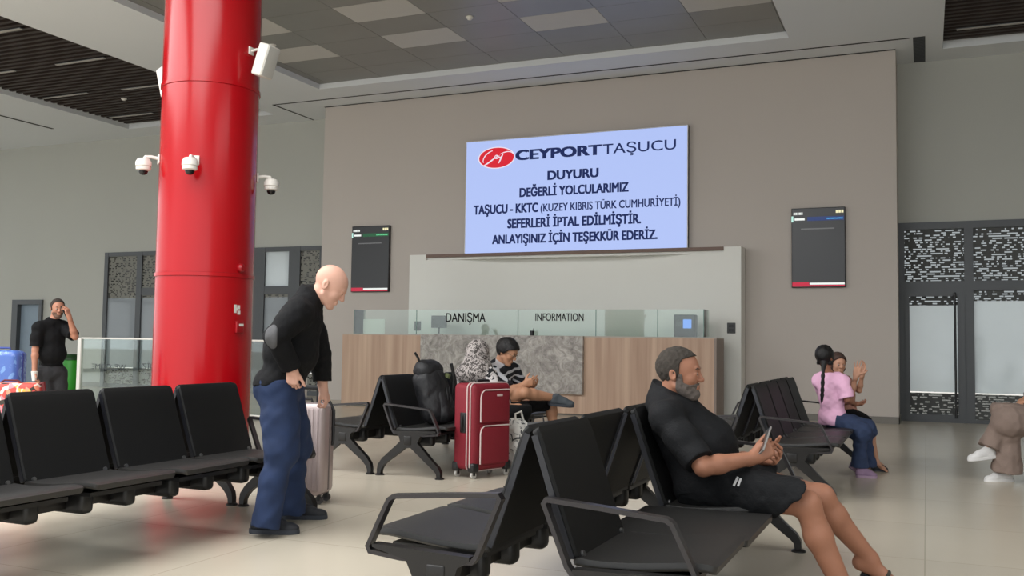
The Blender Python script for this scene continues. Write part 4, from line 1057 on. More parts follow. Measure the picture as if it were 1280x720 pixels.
# ------------------------------------------------------------------ bearded man in black, seated
J = dict(head=D(850,467,4.86), Hf=V(0.91,-0.36,-0.03), Hu=V(-0.02,0.0,1.0), neck=(-1.235,4.85,0.915), shR=(-1.175,4.645,0.845), shL=(-1.175,5.055,0.845),
         elR=D(879,584,4.50), wrR=D(943,572,4.58), elL=(-0.93,5.09,0.60), wrL=D(959,573,4.76),
         hipR=(-1.00,4.76,0.52), hipL=(-1.00,4.95,0.52), knR=D(1009,630,4.42), knL=D(1027,621,4.68), anR=D(1066,762,4.36), anL=D(1087,698,4.70))
J['pup'] = unit((-0.45,0,1)); J['bend'] = A3((0.02,0,-0.01))
P1 = Figure(J, 1.10, 0.045, h=0.0045, arm=0.94); P1.hs = 1.06
t = person('bearded man in black shirt and shorts sitting with a phone in his hands', (-0.95,4.85))
M_SK2 = skin('tanned_skin', 162,112,88)
F = P1.body_field(hand_args={'R':dict(d=V(0.80,0.05,0.50),n=V(0.10,0.95,-0.2),curl=(1.0,1.15,1.25,1.3),thumb=(0.85,0.35,0.25),s=1.0,spread=0.03),
                             'L':dict(d=V(0.30,-0.80,0.20),n=V(-0.75,-0.2,0.55),curl=(0.85,0.9,0.95,1.0),thumb=(0.6,0.7,0.3),s=1.0)},
                  feet={'R':((0.80,-0.25,-0.30),0.265),'L':((0.78,0.05,-0.35),0.265)})
skin_mesh('body', [F], M_SK2, t); P1.eyes(t, M_IRIS)
# polo shirt with a low stand collar
G = P1.garment(); P1.torso(G, 0.016, k=0.055); [P1.arm(G, s_, 0.017, upto=0.90, flare=0.016) for s_ in 'LR']
cd = unit(A3((0.10,0,1)))
G.cap(J['neck']-cd*0.03, J['neck']+cd*0.075, 0.096, 0.082, 0.025, [(J['neck']+cd*0.072+A3((0.02,0,0)), unit((0.40,-0.05,0.9)))])
G.cut((-1.0,4.85,0.50), unit((0.25,0,-1))); G.noise(0.004, 36, 8)
sh = skin_mesh('polo_shirt', [G], mat('black_polo', rgb(14,15,18), 0.8, var=0.15, scale=20, bump=0.3, bscale=90, spec=0.3), t)
G = P1.garment(); q = J['neck']+cd*0.060+A3((0.035,-0.02,-0.015)); G.cap(q+A3((0.04,-0.075,-0.012)), q+A3((0.085,-0.03,-0.035)), 0.009, None, 0.01); G.cap(q+A3((0.085,-0.03,-0.035)), q+A3((0.09,0.02,-0.03)), 0.009, 0.007, 0.01)
skin_mesh('undershirt_collar', [G], mat('white_cotton', rgb(214,214,214), 0.8), sh)
G = P1.garment(); P1.torso(G, 0.012, chest=False, shoulders=False); [P1.leg(G, s_, 0.016, upto=1.10, flare=0.032) for s_ in 'LR']; G.cut(D(989,622,4.42), V(0.80,0.10,-0.60))
G.cut((-1.0,4.85,0.63), unit((-0.3,0,1))); G.noise(0.005, 36, 9)
so = skin_mesh('shorts', [G], mat('black_shorts', rgb(20,21,23), 0.85, var=0.15, scale=20, bump=0.3, bscale=90, spec=0.25), t)
p = D(921,602,4.26)
HR = P1.H()
reg = hairline([(-0.075,-0.2),(-0.070,-0.034),(-0.030,-0.040),(-0.022,-0.004),(-0.012,0.004),(0.0,0.010),(0.05,0.012),(0.07,0.022),(0.082,0.050),(0.090,0.076),(0.2,0.095)])
F = P1.hair_field(0.0085, reg, (0.0024, 150, 4))
skin_mesh('hair', [F], mat('greying_hair', rgb(66,61,56), 0.85, var=0.55, scale=70, bump=0.5, bscale=300, spec=0.2), t)
def breg(x, y, z):
    lip = np.sqrt(((x-0.098)/1.0)**2+(y*0.62)**2+((z+0.062)*1.25)**2)
    top = np.interp(x, [0.0,0.024,0.03,0.06,0.078,0.085,0.12], [0.0,0.0,-0.040,-0.050,-0.046,-0.041,-0.040])
    return np.maximum(np.maximum(np.maximum(-(x+0.004), z-top), 0.0155-lip), -(z+0.135))
F = P1.hair_field(0.0075, breg, (0.0020, 170, 6), h=0.0035)
skin_mesh('beard', [F], mat('greying_beard', rgb(104,96,91), 0.85, var=0.55, scale=80, bump=0.5, bscale=300, spec=0.2), t)
def brows(fig, t, m, L=0.024, r=0.0042):
    H = fig.H(); c, R, sc = H; F = Field(c-0.14, c+0.14, 0.003)
    for y in (-1,1):
        q = lambda a,b,z: c+R@(A3((a,b,z))*sc)
        F.cap(q(0.092,y*0.014,0.027), q(0.089,y*0.034,0.031), r, r*0.9, 0.004); F.cap(q(0.089,y*0.034,0.031), q(0.080,y*0.046,0.026), r*0.9, r*0.5, 0.004)
    skin_mesh('eyebrows', [F], m, t)
brows(P1, t, mat('dark_brow', rgb(46,38,34), 0.8)); brows(P0, [o for o in bpy.data.objects if o.name == 'person'][0], mat('pale_brow', rgb(176,140,122), 0.8), r=0.003)
def logo_on(obj, px, quads, m, parent, name):
    """small raised mark sewn on cloth at the place seen at px"""
    me = obj.data; off = Vector((0,0,0))
    from mathutils.bvhtree import BVHTree
    bv = BVHTree.FromPolygons([v.co.copy() for v in me.vertices], [list(f.vertices) for f in me.polygons])
    mb = MB()
    for q in quads:
        P = []
        for dx, dy in q:
            o_ = Vector((0,0,EYE)); h_ = bv.ray_cast(o_, ray(px[0]+dx, px[1]+dy).normalized())
            if h_[0] is None: return
            P.append(h_[0]+h_[1]*0.003 if h_[1].dot(ray(*px)) < 0 else h_[0]-h_[1]*0.003)
        nn = (P[1]-P[0]).cross(P[2]-P[0]).normalized(); nn = nn if nn.dot(ray(*px)) < 0 else -nn
        mb.add(P+[p_-nn*0.004 for p_ in P], [(0,1,2,3),(7,6,5,4),(0,4,5,1),(1,5,6,2),(2,6,7,3),(3,7,4,0)])
    return adopt(mb.build(name, m, None, smooth=0), parent)
logo_on(so, (921,602), [[(-5,5),(-2.5,6),(3,-5),(0.5,-6)],[(0.5,5.5),(3,6),(6.5,-3.5),(4,-4)]], mat('white_cotton', rgb(214,214,214), 0.8), so, 'logo')
# sandals
for sd, d_ in (('R',(0.80,-0.25,-0.30)),('L',(0.78,0.05,-0.35))):
    a = P1.J['an'+sd]; d_ = unit(d_); R = frame(d_, UZ)
    b0 = a-R[:,2]*0.098; n_ = 24; mb = MB()
    pts = [((0.075 if math.cos(q) < 0 else 0.115)*math.cos(q)+0.07, 0.047*math.sin(q)) for q in [2*math.pi*i/n_ for i in range(n_)]]
    mb.add([b0+R@A3((x*1.25,y,0)) for x,y in pts]+[b0+R@A3((x*1.25,y,0.022)) for x,y in pts], [list(range(n_))[::-1], list(range(n_,2*n_))]+[(i,(i+1)%n_,n_+(i+1)%n_,n_+i) for i in range(n_)])
    so = adopt(mb.build('sandal', M_SHB, None), t)
    for xx, hh in ((0.105,0.066),(0.145,0.050)):
        st = MB().tube([b0+R@A3((xx,0.050*math.cos(q),0.015+hh*math.sin(q))) for q in [math.pi*i/12 for i in range(13)]], 0.010, 8).build('strap', mat('sandal_strap', rgb(56,54,46), 0.7), so)

# ------------------------------------------------------------------ girl in pink, seated, seen from behind
J = dict(head=D(1031,447,9.25), Hf=V(0.62,0.75,-0.08), Hu=UZ, neck=D(1036,468,9.25), shR=D(1053,477,9.14), shL=D(1024,476,9.36), elR=D(1059,499,9.10), wrR=D(1069,505,9.28),
         elL=D(1034,500,9.52), wrL=D(1052,503,9.60), hipR=D(1046,523,9.20), hipL=D(1038,522,9.31), knR=D(1077,541,8.98), knL=D(1083,537,9.20), anR=D(1075,583,8.98), anL=D(1086,583,9.16))
P2 = Figure(J, 0.74, 0.0, female='child', h=0.006, leg=0.95); P2.hs = 0.93
t = person('girl in a pink shirt with a long black ponytail, seated with her back turned', (-0.85,9.7))
M_SK3 = skin('girl_skin', 158,108,86)
F = P2.body_field(hand_args={'R':dict(d=V(0.9,0.3,-0.1),n=V(0.2,0.3,0.9),curl=0.7,s=0.78),'L':dict(d=V(0.9,0.2,0),n=V(0,-0.3,0.9),curl=0.6,s=0.78)})
skin_mesh('body', [F], M_SK3, t); P2.eyes(t, M_IRIS)
G = P2.garment(); P2.torso(G, 0.020, k=0.05); [P2.arm(G, s_, 0.020, upto=0.92, flare=0.02) for s_ in 'LR']; G.cut(D(1040,532,9.2), -UZ); G.cut(J['neck']+UZ*0.025, UZ); G.noise(0.005, 40, 11)
skin_mesh('shirt', [G], mat('pink_cotton', rgb(240,186,216), 0.85, var=0.06, bump=0.2, bscale=120), t)
G = P2.garment(); P2.torso(G, 0.010, chest=False, shoulders=False); [P2.leg(G, s_, 0.016, upto=2.02, flare=0.048) for s_ in 'LR']; G.cut(D(1040,512,9.2), UZ); G.noise(0.006, 38, 12)
skin_mesh('jeans', [G], mat('girl_denim', rgb(44,58,88), 0.85, var=0.45, scale=14, bump=0.25, bscale=300), t)
reg = lambda x,y,z: np.maximum(x-0.050+0.25*np.minimum(0,z-0.02), -(z+0.075))
F = P2.hair_field(0.013, reg, (0.003, 60, 2), ears=False, h=0.005)
M_BH = mat('black_hair', rgb(18,15,15), 0.5, var=0.3, scale=60, bump=0.4, bscale=200, spec=0.4)
hr = skin_mesh('hair', [F], M_BH, t)
pts = [D(1030,452,9.10),D(1029,462,9.07),D(1028.5,474,9.06),D(1028,488,9.07),D(1027.5,497,9.08),D(1027,504,9.09)]
adopt(MB().tube([pts[0]]+[mixv(pts[i],pts[i+1],f)+V(0.3,0,0)*0.0 for i in range(5) for f in (0.33,0.66,1)], [0.034,0.030,0.022,0.018]+[0.017+0.003*((k % 2)*2-1) for k in range(9)]+[0.014,0.010,0.003], 12).build('ponytail', M_BH, None), t)
M_PSH, M_PSO = mat('lilac_shoe', rgb(150,122,150), 0.7, var=0.15, scale=30), mat('lilac_sole', rgb(176,150,172), 0.7)
shoe(t, A3(atZ(1077,597,0)), V(0.92,-0.25,0), UZ, 0.215, M_PSH, M_PSO, 0.85)
q = D(1066,581,9.10); shoe(t, q-UZ*0.05, V(0.72,-0.05,-0.50), V(0.45,0,0.85), 0.205, M_PSH, M_PSO, 0.85)

# ------------------------------------------------------------------ second girl, raising her arms
J = dict(head=D(1047.5,455,9.72), Hf=V(0.10,-0.98,-0.08), Hu=UZ, neck=D(1052,472,9.75), shR=D(1058,478,9.62), shL=D(1049,477,9.88), elR=D(1065,491,9.47), wrR=D(1070,470,9.42),
         elL=D(1074,488,9.72), wrL=D(1078,468,9.66), hipR=D(1061,519,9.66), hipL=D(1058,517,9.80), knR=D(1089,533,9.46), knL=D(1087,530,9.64), anR=D(1096,577,9.44), anL=D(1093,573,9.62))
P3 = Figure(J, 0.72, 0.0, female='child', h=0.006, leg=0.85, arm=0.85); P3.hs = 0.88
t = person('girl with brown hair raising her hands beside the girl in pink', (-0.75,10.3))
M_SK4 = skin('girl_skin_light', 190,142,116)
F = P3.body_field(hand_args={'R':dict(d=V(0.25,0.1,0.95),n=V(-0.35,-0.9,0.1),curl=0.15,s=0.86,spread=0.16,thumb=(0.5,0.9,0.1)),'L':dict(d=V(0.3,0.1,0.9),n=V(-0.9,-0.1,0.2),curl=0.4,s=0.8)},
                  feet={'R':((0.80,-0.5,-0.35),0.20),'L':((0.85,-0.4,-0.35),0.20)})
skin_mesh('body', [F], M_SK4, t); P3.eyes(t, M_IRIS)
G = P3.garment(); P3.torso(G, 0.014); [P3.arm(G, s_, 0.014, upto=0.5, flare=0.012) for s_ in 'LR']; G.cut(D(1058,521,9.7), -UZ); G.cut(J['neck']+UZ*0.02, UZ); G.noise(0.004, 40, 15)
skin_mesh('top', [G], mat('patterned_top', rgb(168,120,104), 0.85, var=0.5, scale=26, bump=0.2, bscale=120), t)
G = P3.garment(); P3.torso(G, 0.012, chest=False, shoulders=False); [P3.leg(G, s_, 0.018, upto=0.85, flare=0.02) for s_ in 'LR']; G.cut(D(1058,508,9.7), UZ)
skin_mesh('shorts', [G], M_CLOTH, t)
reg = lambda x,y,z: np.maximum(np.where(z > 0.02, x-0.075+0.9*np.clip(0.075-z,0,1)+0.0*y, x-0.012), -(z+0.16))
F = P3.hair_field(0.015, reg, (0.003, 60, 5), h=0.005)
H = P3.H()
skin_mesh('hair', [F], mat('brown_hair', rgb(62,42,34), 0.6, var=0.3, scale=60, bump=0.4, bscale=200), t)
for sd in 'RL':
    a = J['an'+sd]; b0 = A3((a[0],a[1],0.0)); shoe(t, A3((a[0],a[1],0)), V(0.85,-0.4,0), UZ, 0.20, M_SHB, M_SOLE, 0.7, name='sandal')

# ------------------------------------------------------------------ man with glasses, eating, one leg crossed
J = dict(head=D(634,440,9.85), Hf=V(0.80,-0.38,-0.46), Hu=V(0.42,-0.15,0.88), neck=D(622,458,9.9), shR=D(613,466,9.72), shL=D(641,463,10.08), elR=D(637,489,9.60), wrR=D(655,481,9.66),
         elL=D(653,488,10.10), wrL=D(663,482,9.90), hipR=D(614,511,9.82), hipL=D(620,510,9.98), knR=D(655,491,9.56), knL=D(690,500,9.95), anR=D(692,497,9.80), anL=D(693,548,9.92))
P4 = Figure(J, 1.0, 0.03, h=0.006); P4.hs = 1.08
t = person('dark-haired man with glasses and one leg crossed, sitting behind the red suitcase', (-3.95,9.1))
M_SK5 = skin('olive_skin', 190,140,110)
F = P4.body_field(hand_args={'R':dict(d=V(0.85,0.1,0.35),n=V(0.2,0.9,0.2),curl=0.8,s=0.98),'L':dict(d=V(0.5,-0.6,0.2),n=V(-0.5,-0.5,0.6),curl=0.7,s=0.98)}, feet=None)
skin_mesh('body', [F], M_SK5, t); P4.eyes(t, M_IRIS); brows(P4, t, mat('dark_brow', rgb(46,38,34), 0.8))
def striped(name, dark, light, axis, sc, thr):
    m = bpy.data.materials.new(name); m.use_nodes = True; nt = m.node_tree; b = nt.nodes['Principled BSDF']; b.inputs['Roughness'].default_value = 0.85
    g = nt.nodes.new('ShaderNodeNewGeometry'); mp = nt.nodes.new('ShaderNodeMapping'); mp.inputs['Rotation'].default_value = axis
    wv = nt.nodes.new('ShaderNodeTexWave'); wv.inputs['Scale'].default_value = sc; wv.inputs['Distortion'].default_value = 2.5; wv.inputs['Detail'].default_value = 1
    rp = nt.nodes.new('ShaderNodeValToRGB'); rp.color_ramp.interpolation = 'CONSTANT'; rp.color_ramp.elements[0].color = dark; rp.color_ramp.elements[1].position = thr; rp.color_ramp.elements[1].color = light
    nt.links.new(g.outputs['Position'], mp.inputs[0]); nt.links.new(mp.outputs[0], wv.inputs[0]); nt.links.new(wv.outputs['Fac'], rp.inputs[0]); nt.links.new(rp.outputs[0], b.inputs['Base Color']); return m
def blotch(name, dark, light, sc, thr):
    m = bpy.data.materials.new(name); m.use_nodes = True; nt = m.node_tree; b = nt.nodes['Principled BSDF']; b.inputs['Roughness'].default_value = 0.85
    g = nt.nodes.new('ShaderNodeNewGeometry'); nz = nt.nodes.new('ShaderNodeTexNoise'); nz.inputs['Scale'].default_value = sc; nz.inputs['Detail'].default_value = 2; nz.inputs['Distortion'].default_value = 1.5
    rp = nt.nodes.new('ShaderNodeValToRGB'); rp.color_ramp.elements[0].color = dark; rp.color_ramp.elements[0].position = thr-0.02; rp.color_ramp.elements[1].position = thr+0.02; rp.color_ramp.elements[1].color = light
    nt.links.new(g.outputs['Position'], nz.inputs[0]); nt.links.new(nz.outputs['Fac'], rp.inputs[0]); nt.links.new(rp.outputs[0], b.inputs['Base Color']); return m
G = P4.garment(); P4.torso(G, 0.018); [P4.arm(G, s_, 0.018, upto=0.9, flare=0.018) for s_ in 'LR']; G.cut(D(620,516,9.9), -UZ); G.cut(J['neck']+V(0.1,0,1)*0.085, V(0.2,0,0.95)); G.noise(0.004, 36, 21)
skin_mesh('shirt', [G], striped('striped_shirt', rgb(24,26,32), rgb(196,196,200), (0.3,0.9,0.5), 5.5, 0.72), t)
G = P4.garment(); P4.torso(G, 0.012, chest=False, shoulders=False); [P4.leg(G, s_, 0.018, upto=0.95, flare=0.03) for s_ in 'LR']; G.cut(D(620,500,9.9), UZ); G.noise(0.005, 36, 22)
skin_mesh('shorts', [G], M_CLOTH, t)
reg = hairline([(-0.065,-0.2),(-0.060,-0.034),(-0.025,-0.030),(-0.016,0.006),(0.0,0.018),(0.03,0.034),(0.05,0.060),(0.060,0.084),(0.2,0.11)])
skin_mesh('hair', [P4.hair_field(0.022, reg, (0.003, 80, 7), h=0.005)], M_BH, t)
c, R, sc = P4.H(); mb = MB()
for y in (-1,1):
    mb.tube([c+R@(A3((0.098+0.003*math.cos(q)*0, y*0.033+0.023*math.cos(q), 0.002+0.017*math.sin(q)))*sc) for q in [2*math.pi*i/16 for i in range(16)]], 0.0022, 6, closed=True)
    mb.tube([c+R@(A3(p_)*sc) for p_ in ((0.098,y*0.056,0.006),(0.05,y*0.074,0.008),(-0.005,y*0.082,0.006))], 0.0022, 6)
mb.tube([c+R@(A3(p_)*sc) for p_ in ((0.099,-0.011,0.006),(0.103,0,0.009),(0.099,0.011,0.006))], 0.0022, 6)
adopt(mb.build('glasses', mat('thin_frame', rgb(120,104,84), 0.3, metal=0.6), None), t)
a = J['anR']; shoe(t, a+V(0.15,0,-1)*0.075, V(0.97,0.10,-0.10), V(0.10,-0.25,0.96), 0.27, mat('grey_shoe', rgb(70,76,82), 0.7, var=0.15), M_SOLE)
a = J['anL']; shoe(t, A3((a[0],a[1],0)), V(0.95,-0.1,0), UZ, 0.27, mat('grey_shoe', rgb(70,76,82), 0.7, var=0.15), M_SOLE)

# ------------------------------------------------------------------ woman in a patterned headscarf, from behind
J = dict(head=D(598,442,9.62), Hf=V(0.55,0.80,-0.22), Hu=V(0.1,0.1,1), neck=D(597,461,9.62), shR=D(611,471,9.52), shL=D(582,470,9.76), elR=D(618,496,9.42), wrR=D(632,505,9.6),
         elL=D(584,497,9.82), wrL=D(604,505,9.98), hipR=D(603,513,9.56), hipL=D(594,512,9.72), knR=D(648,512,9.34), knL=D(646,508,9.6), anR=D(650,560,9.3), anL=D(648,556,9.56))
P6 = Figure(J, 0.98, 0.03, female=True, h=0.007)
t = person('woman in a black and white headscarf and blouse, seen from behind over the red suitcase', (-4.2,8.85))
F = P6.body_field(hand_args={'R':dict(d=V(0.9,0.2,-0.2),n=V(0,0.2,-1),curl=0.5,s=0.9),'L':dict(d=V(0.9,0.1,-0.2),n=V(0,0,-1),curl=0.5,s=0.9)})
skin_mesh('body', [F], skin('olive_skin', 190,140,110), t); P6.eyes(t, M_IRIS)
G = P6.garment(); P6.torso(G, 0.028); [P6.arm(G, s_, 0.028, upto=1.9, flare=0.02) for s_ in 'LR']; G.cut(D(600,519,9.6), -UZ); G.noise(0.006, 30, 31)
skin_mesh('blouse', [G], blotch('bold_print', rgb(22,22,26), rgb(206,200,198), 13, 0.5), t)
G = P6.garment(); P6.torso(G, 0.02, chest=False, shoulders=False); [P6.leg(G, s_, 0.03, upto=1.9, flare=0.05) for s_ in 'LR']; G.cut(D(600,503,9.6), UZ)
skin_mesh('trousers', [G], M_CLOTH, t)
H = P6.H(); G = P6.garment(); c = H[0]; R = H[1]
head_prims(G, H, 0.024, feat=False, ears=False); G.cap(c+R@A3((-0.03,0,-0.06)), J['neck']+V(0,0,-0.3)*0.03, 0.105, 0.15, 0.07); G.ell(J['neck']+V(-0.3,-0.3,-0.3)*0.07, (0.17,0.20,0.12), P6.Rc, 0.09)
G.ell(c+R@A3((0.11,0,-0.01)), (0.045,0.06,0.085), R, 0.02, sub=True); G.noise(0.005, 42, 33)
skin_mesh('headscarf', [G], blotch('speckled_scarf', rgb(76,70,68), rgb(176,168,164), 34, 0.50), t)
for sd in 'RL':
    a = J['an'+sd]; shoe(t, A3((a[0],a[1],0)), V(0.95,0.1,0), UZ, 0.25, M_SHB, M_SOLE, 0.95)

# ------------------------------------------------------------------ man telephoning at the left
J = dict(head=D(72,385.5,12.4), Hf=V(0.62,-0.76,-0.12), Hu=UZ, neck=D(66,402.5,12.4), shR=D(48,410,12.25), shL=D(80,409,12.50), elR=D(44,437,12.20), wrR=D(43,463,12.15), elL=D(94,421,12.30), wrL=D(86.5,396,12.22),
         hipR=D(56,468,12.33), hipL=D(73,468,12.45), knR=D(57,500,12.30), knL=D(73,500,12.42), anR=D(57,530,12.35), anL=D(73,530,12.46))
P5 = Figure(J, 1.0, 0.02, h=0.007, arm=0.95)
t = person('man in a black shirt telephoning, standing behind the left bench', atZ(65,538,0))
F = P5.body_field(hand_args={'R':dict(d=V(0.05,-0.1,-1),n=V(0.9,0.3,0),curl=0.7,s=1.0),'L':dict(d=V(-0.30,-0.1,0.95),n=V(-0.80,0.25,-0.2),curl=(0.7,0.7,0.8,0.8),s=1.0)})
skin_mesh('body', [F], skin('tanned_skin_far', 178,124,100), t); P5.eyes(t, M_IRIS); brows(P5, t, mat('dark_brow', rgb(46,38,34), 0.8))
G = P5.garment(); P5.torso(G, 0.016); [P5.arm(G, s_, 0.016, upto=0.85, flare=0.02) for s_ in 'LR']; G.cut(D(64,457,12.35), -UZ); G.cut(J['neck']+UZ*0.055, V(0.2,-0.1,0.95)); G.noise(0.004, 34, 41)
skin_mesh('shirt', [G], mat('black_tee', rgb(13,13,15), 0.85, var=0.15, bump=0.3, bscale=90, spec=0.25), t)
G = P5.garment(); P5.torso(G, 0.010, chest=False, shoulders=False); [P5.leg(G, s_, 0.018, upto=1.96, flare=0.03) for s_ in 'LR']; G.cut(D(64,452,12.35), UZ); G.noise(0.005, 34, 42)
skin_mesh('trousers', [G], mat('charcoal_trousers', rgb(44,44,46), 0.85, var=0.15, bump=0.3, bscale=90), t)
reg = hairline([(-0.065,-0.2),(-0.060,-0.034),(-0.025,-0.030),(-0.016,0.006),(0.0,0.016),(0.05,0.026),(0.075,0.040),(0.095,0.062),(0.2,0.08)])
skin_mesh('hair', [P5.hair_field(0.008, reg, (0.002, 120, 9), h=0.005)], mat('short_dark_hair', rgb(48,38,32), 0.8, var=0.3, scale=60), t)
skin_mesh('beard', [P5.hair_field(0.0035, lambda x,y,z: np.maximum(np.maximum(-(x-0.02), z+0.045), -np.sqrt((x-0.1)**2+(y*.75)**2+((z+.061)*1.5)**2)+0.016), (0.001,120,9), h=0.005)], mat('stubble', rgb(104,78,64), 0.85, var=0.3, scale=80), t)
for sd in 'RL':
    a = J['an'+sd]; shoe(t, A3((a[0],a[1],0)), V(0.6,-0.75,0), UZ, 0.28, M_SHB, M_SOLE)

# ------------------------------------------------------------------ person in brown trousers at the right edge
J = dict(head=D(1322,409,8.98), Hf=V(-0.95,-0.2,-0.05), Hu=UZ, neck=D(1330,432,8.98), shR=D(1328,441,9.15), shL=D(1328,441,8.80), elR=D(1306,478,9.2), wrR=D(1285,497,9.05), elL=D(1312,478,8.74), wrL=D(1288,498,8.85),
         hipR=D(1316,524,8.98), hipL=D(1316,524,8.80), knR=D(1256,512,8.85), knL=D(1262,527,8.78), anR=D(1235,563,8.82), anL=D(1258,591,8.80))
P7 = Figure(J, 1.0, 0.03, h=0.007)
t = person('person in loose brown trousers and white shoes sitting cross-legged at the right edge', (1.3,9.8))
F = P7.body_field(hand_args={'R':dict(d=V(-0.9,0,-0.4),n=V(0,0,-1),curl=0.5,s=0.95),'L':dict(d=V(-0.9,0,-0.4),n=V(0,0,-1),curl=0.5,s=0.95)})
skin_mesh('body', [F], skin('olive_skin', 190,140,110), t); P7.eyes(t, M_IRIS)
G = P7.garment(); P7.torso(G, 0.02); [P7.arm(G, s_, 0.02, upto=1.9, flare=0.015) for s_ in 'LR']; G.cut(D(1316,530,8.9), -UZ); G.noise(0.005, 34, 51)
skin_mesh('shirt', [G], mat('grey_shirt', rgb(120,112,104), 0.85, bump=0.2, bscale=90), t)
G = P7.garment(); P7.torso(G, 0.018, chest=False, shoulders=False); P7.leg(G, 'R', 0.018, upto=1.93, flare=0.05); P7.leg(G, 'L', 0.022, upto=1.97, flare=0.085); G.cut(D(1316,505,8.9), UZ); G.noise(0.007, 30, 52)
skin_mesh('trousers', [G], mat('brown_trousers', rgb(134,116,106), 0.9, var=0.1, bump=0.3, bscale=80), t)
skin_mesh('hair', [P7.hair_field(0.012, lambda x,y,z: np.maximum(np.maximum(x-0.06, -(z-0.06)+1.3*x), -(z+0.055)), (0.003,80,7), h=0.006)], M_BH, t)
M_WSH, M_WSO = mat('white_shoe', rgb(226,224,222), 0.6, var=0.12, scale=40), mat('white_sole', rgb(232,230,228), 0.6)
a = J['anR']; shoe(t, a+V(0.1,0,-1)*0.075, V(-0.97,-0.10,-0.10), V(-0.15,0,1), 0.285, M_WSH, M_WSO, 0.95)
a = J['anL']; shoe(t, A3(atZ(1257,602,0)), V(-0.98,-0.1,0), UZ, 0.285, M_WSH, M_WSO, 0.95)
# ================================================================== luggage and small things
def basis(o, az, tilt=0.0):
    """matrix at o with x turned by az about z"""
    return Matrix.Translation(Vector(o)) @ Matrix.Rotation(az, 4, 'Z') @ Matrix.Rotation(tilt, 4, 'X')
def placed(name, label, cat, M, group=None):
    t = thing(name, label, cat, (0,0,0), 0, group); t.matrix_world = M; return t
def wheel(t, x, y, r, m, w=0.022):
    c = MB().cyl((x,y-w/2,r),(x,y+w/2,r),r,n=20).build('wheel', m, t)
    MB().box((x-0.012,y-w*0.8,r*0.9),(x+0.012,y+w*0.8,r*2.3)).build('wheel_fork', M_BLACK, c, smooth=0)
def outline(w, d, r, n=5):
    """rounded rectangle in xy"""
    pts = []
    for cx, cy, a0 in ((w/2-r,d/2-r,0),(-w/2+r,d/2-r,90),(-w/2+r,-d/2+r,180),(w/2-r,-d/2+r,270)):
        for k in range(n+1):
            a = math.radians(a0+90*k/n); pts.append((cx+r*math.cos(a), cy+r*math.sin(a)))
    return pts
# ---- silver trolley suitcase beside the bald man: broad ribbed face towards the viewer
c0 = atZ(402, 632, 0); dv = Vector((ray(402,632).x, ray(402,632).y, 0)).normalized(); lat = Vector((dv.y, -dv.x, 0))
u = (-0.94*lat + 0.34*dv).normalized(); az = math.atan2(-u.y, -u.x)     # x runs along the broad face towards the corner
W_, T_ = 0.47, 0.26
nrm = Vector((-math.sin(az), math.cos(az), 0))
ctr = Vector((c0.x, c0.y, 0)) + u*(W_/2) + nrm*(T_/2)
M_SILV = mat('silver_pink_shell', rgb(176,160,158), 0.32, metal=0.35, var=0.04)
t = placed('suitcase', 'silver pink ribbed hard-shell suitcase standing behind the bald man', 'suitcase', basis(ctr, az))
mb = MB(); o_ = outline(W_, T_, 0.045)
rows = [(0.065,0.86),(0.085,0.97),(0.11,1.0),(0.68,1.0),(0.715,0.97),(0.735,0.88)]
vs = [(x*s_ if True else x, y*s_, z) for z, s_ in rows for x, y in o_]; n = len(o_)
mb.add(vs, [list(range(n))[::-1], list(range((len(rows)-1)*n, len(rows)*n))]+[(j*n+i,j*n+(i+1)%n,(j+1)*n+(i+1)%n,(j+1)*n+i) for j in range(len(rows)-1) for i in range(n)])
mb.build('shell', M_SILV, t)
mb = MB()
for k in range(11):
    x = -W_/2+0.055+k*(W_-0.11)/10
    for y in (-T_/2, T_/2): mb.rbox((x-0.011,y-0.006,0.10),(x+0.011,y+0.006,0.70),0.005,None,2)
mb.build('rib', M_SILV, t)
MB().box((-W_/2-0.004,-0.010,0.10),(W_/2+0.004,0.010,0.69)).box((-W_/2+0.03,-0.010,0.72),(W_/2-0.03,0.010,0.74)).build('zip_band', mat('zip_grey', rgb(120,110,108), 0.6), t, smooth=0)
MB().tube([(W_/2+0.003,0.05,0.42),(W_/2+0.012,0.05,0.46),(W_/2+0.012,0.05,0.68),(W_/2-0.02,0.05,0.742),(W_/2-0.10,0.05,0.745)],0.012,8).build('strap', M_BLACK, t)
MB().tube([(-0.09,0.02,0.735),(-0.08,0.02,0.765),(0.08,0.02,0.765),(0.09,0.02,0.735)],0.011,8).build('carry_handle', M_BLACK, t)
mb = MB().cyl((-0.10,0.09,0.72),(-0.10,0.09,0.84),0.009).cyl((0.10,0.09,0.72),(0.10,0.09,0.84),0.009).rbox((-0.12,0.07,0.83),(0.12,0.11,0.865),0.01)
mb.build('pull_handle', M_BLACK, t)
for x in (-W_/2+0.05, W_/2-0.04):
    for y in (-T_/2+0.05, T_/2-0.05): wheel(t, x, y, 0.030, mat('wheel_grey', rgb(70,66,66), 0.5))

# ---- red suitcase
A = Vector((-3.68,7.68,0)); az = math.atan2(0.35,-0.94)
a_ = Vector((-0.937,0.348,0)); b_ = Vector((0.348,0.937,0))
W_, T_ = 0.48, 0.275
ctr = A + a_*(T_/2) + b_*(W_/2)
M_RCL = mat('red_canvas', rgb(124,16,34), 0.65, var=0.08, scale=20, bump=0.2, bscale=300); M_PIPE = mat('pale_piping', rgb(206,186,182), 0.45)
t = placed('suitcase', 'red canvas suitcase with pale piping standing in front of the backpack bench', 'suitcase', basis(ctr, math.atan2(b_.y, b_.x)))
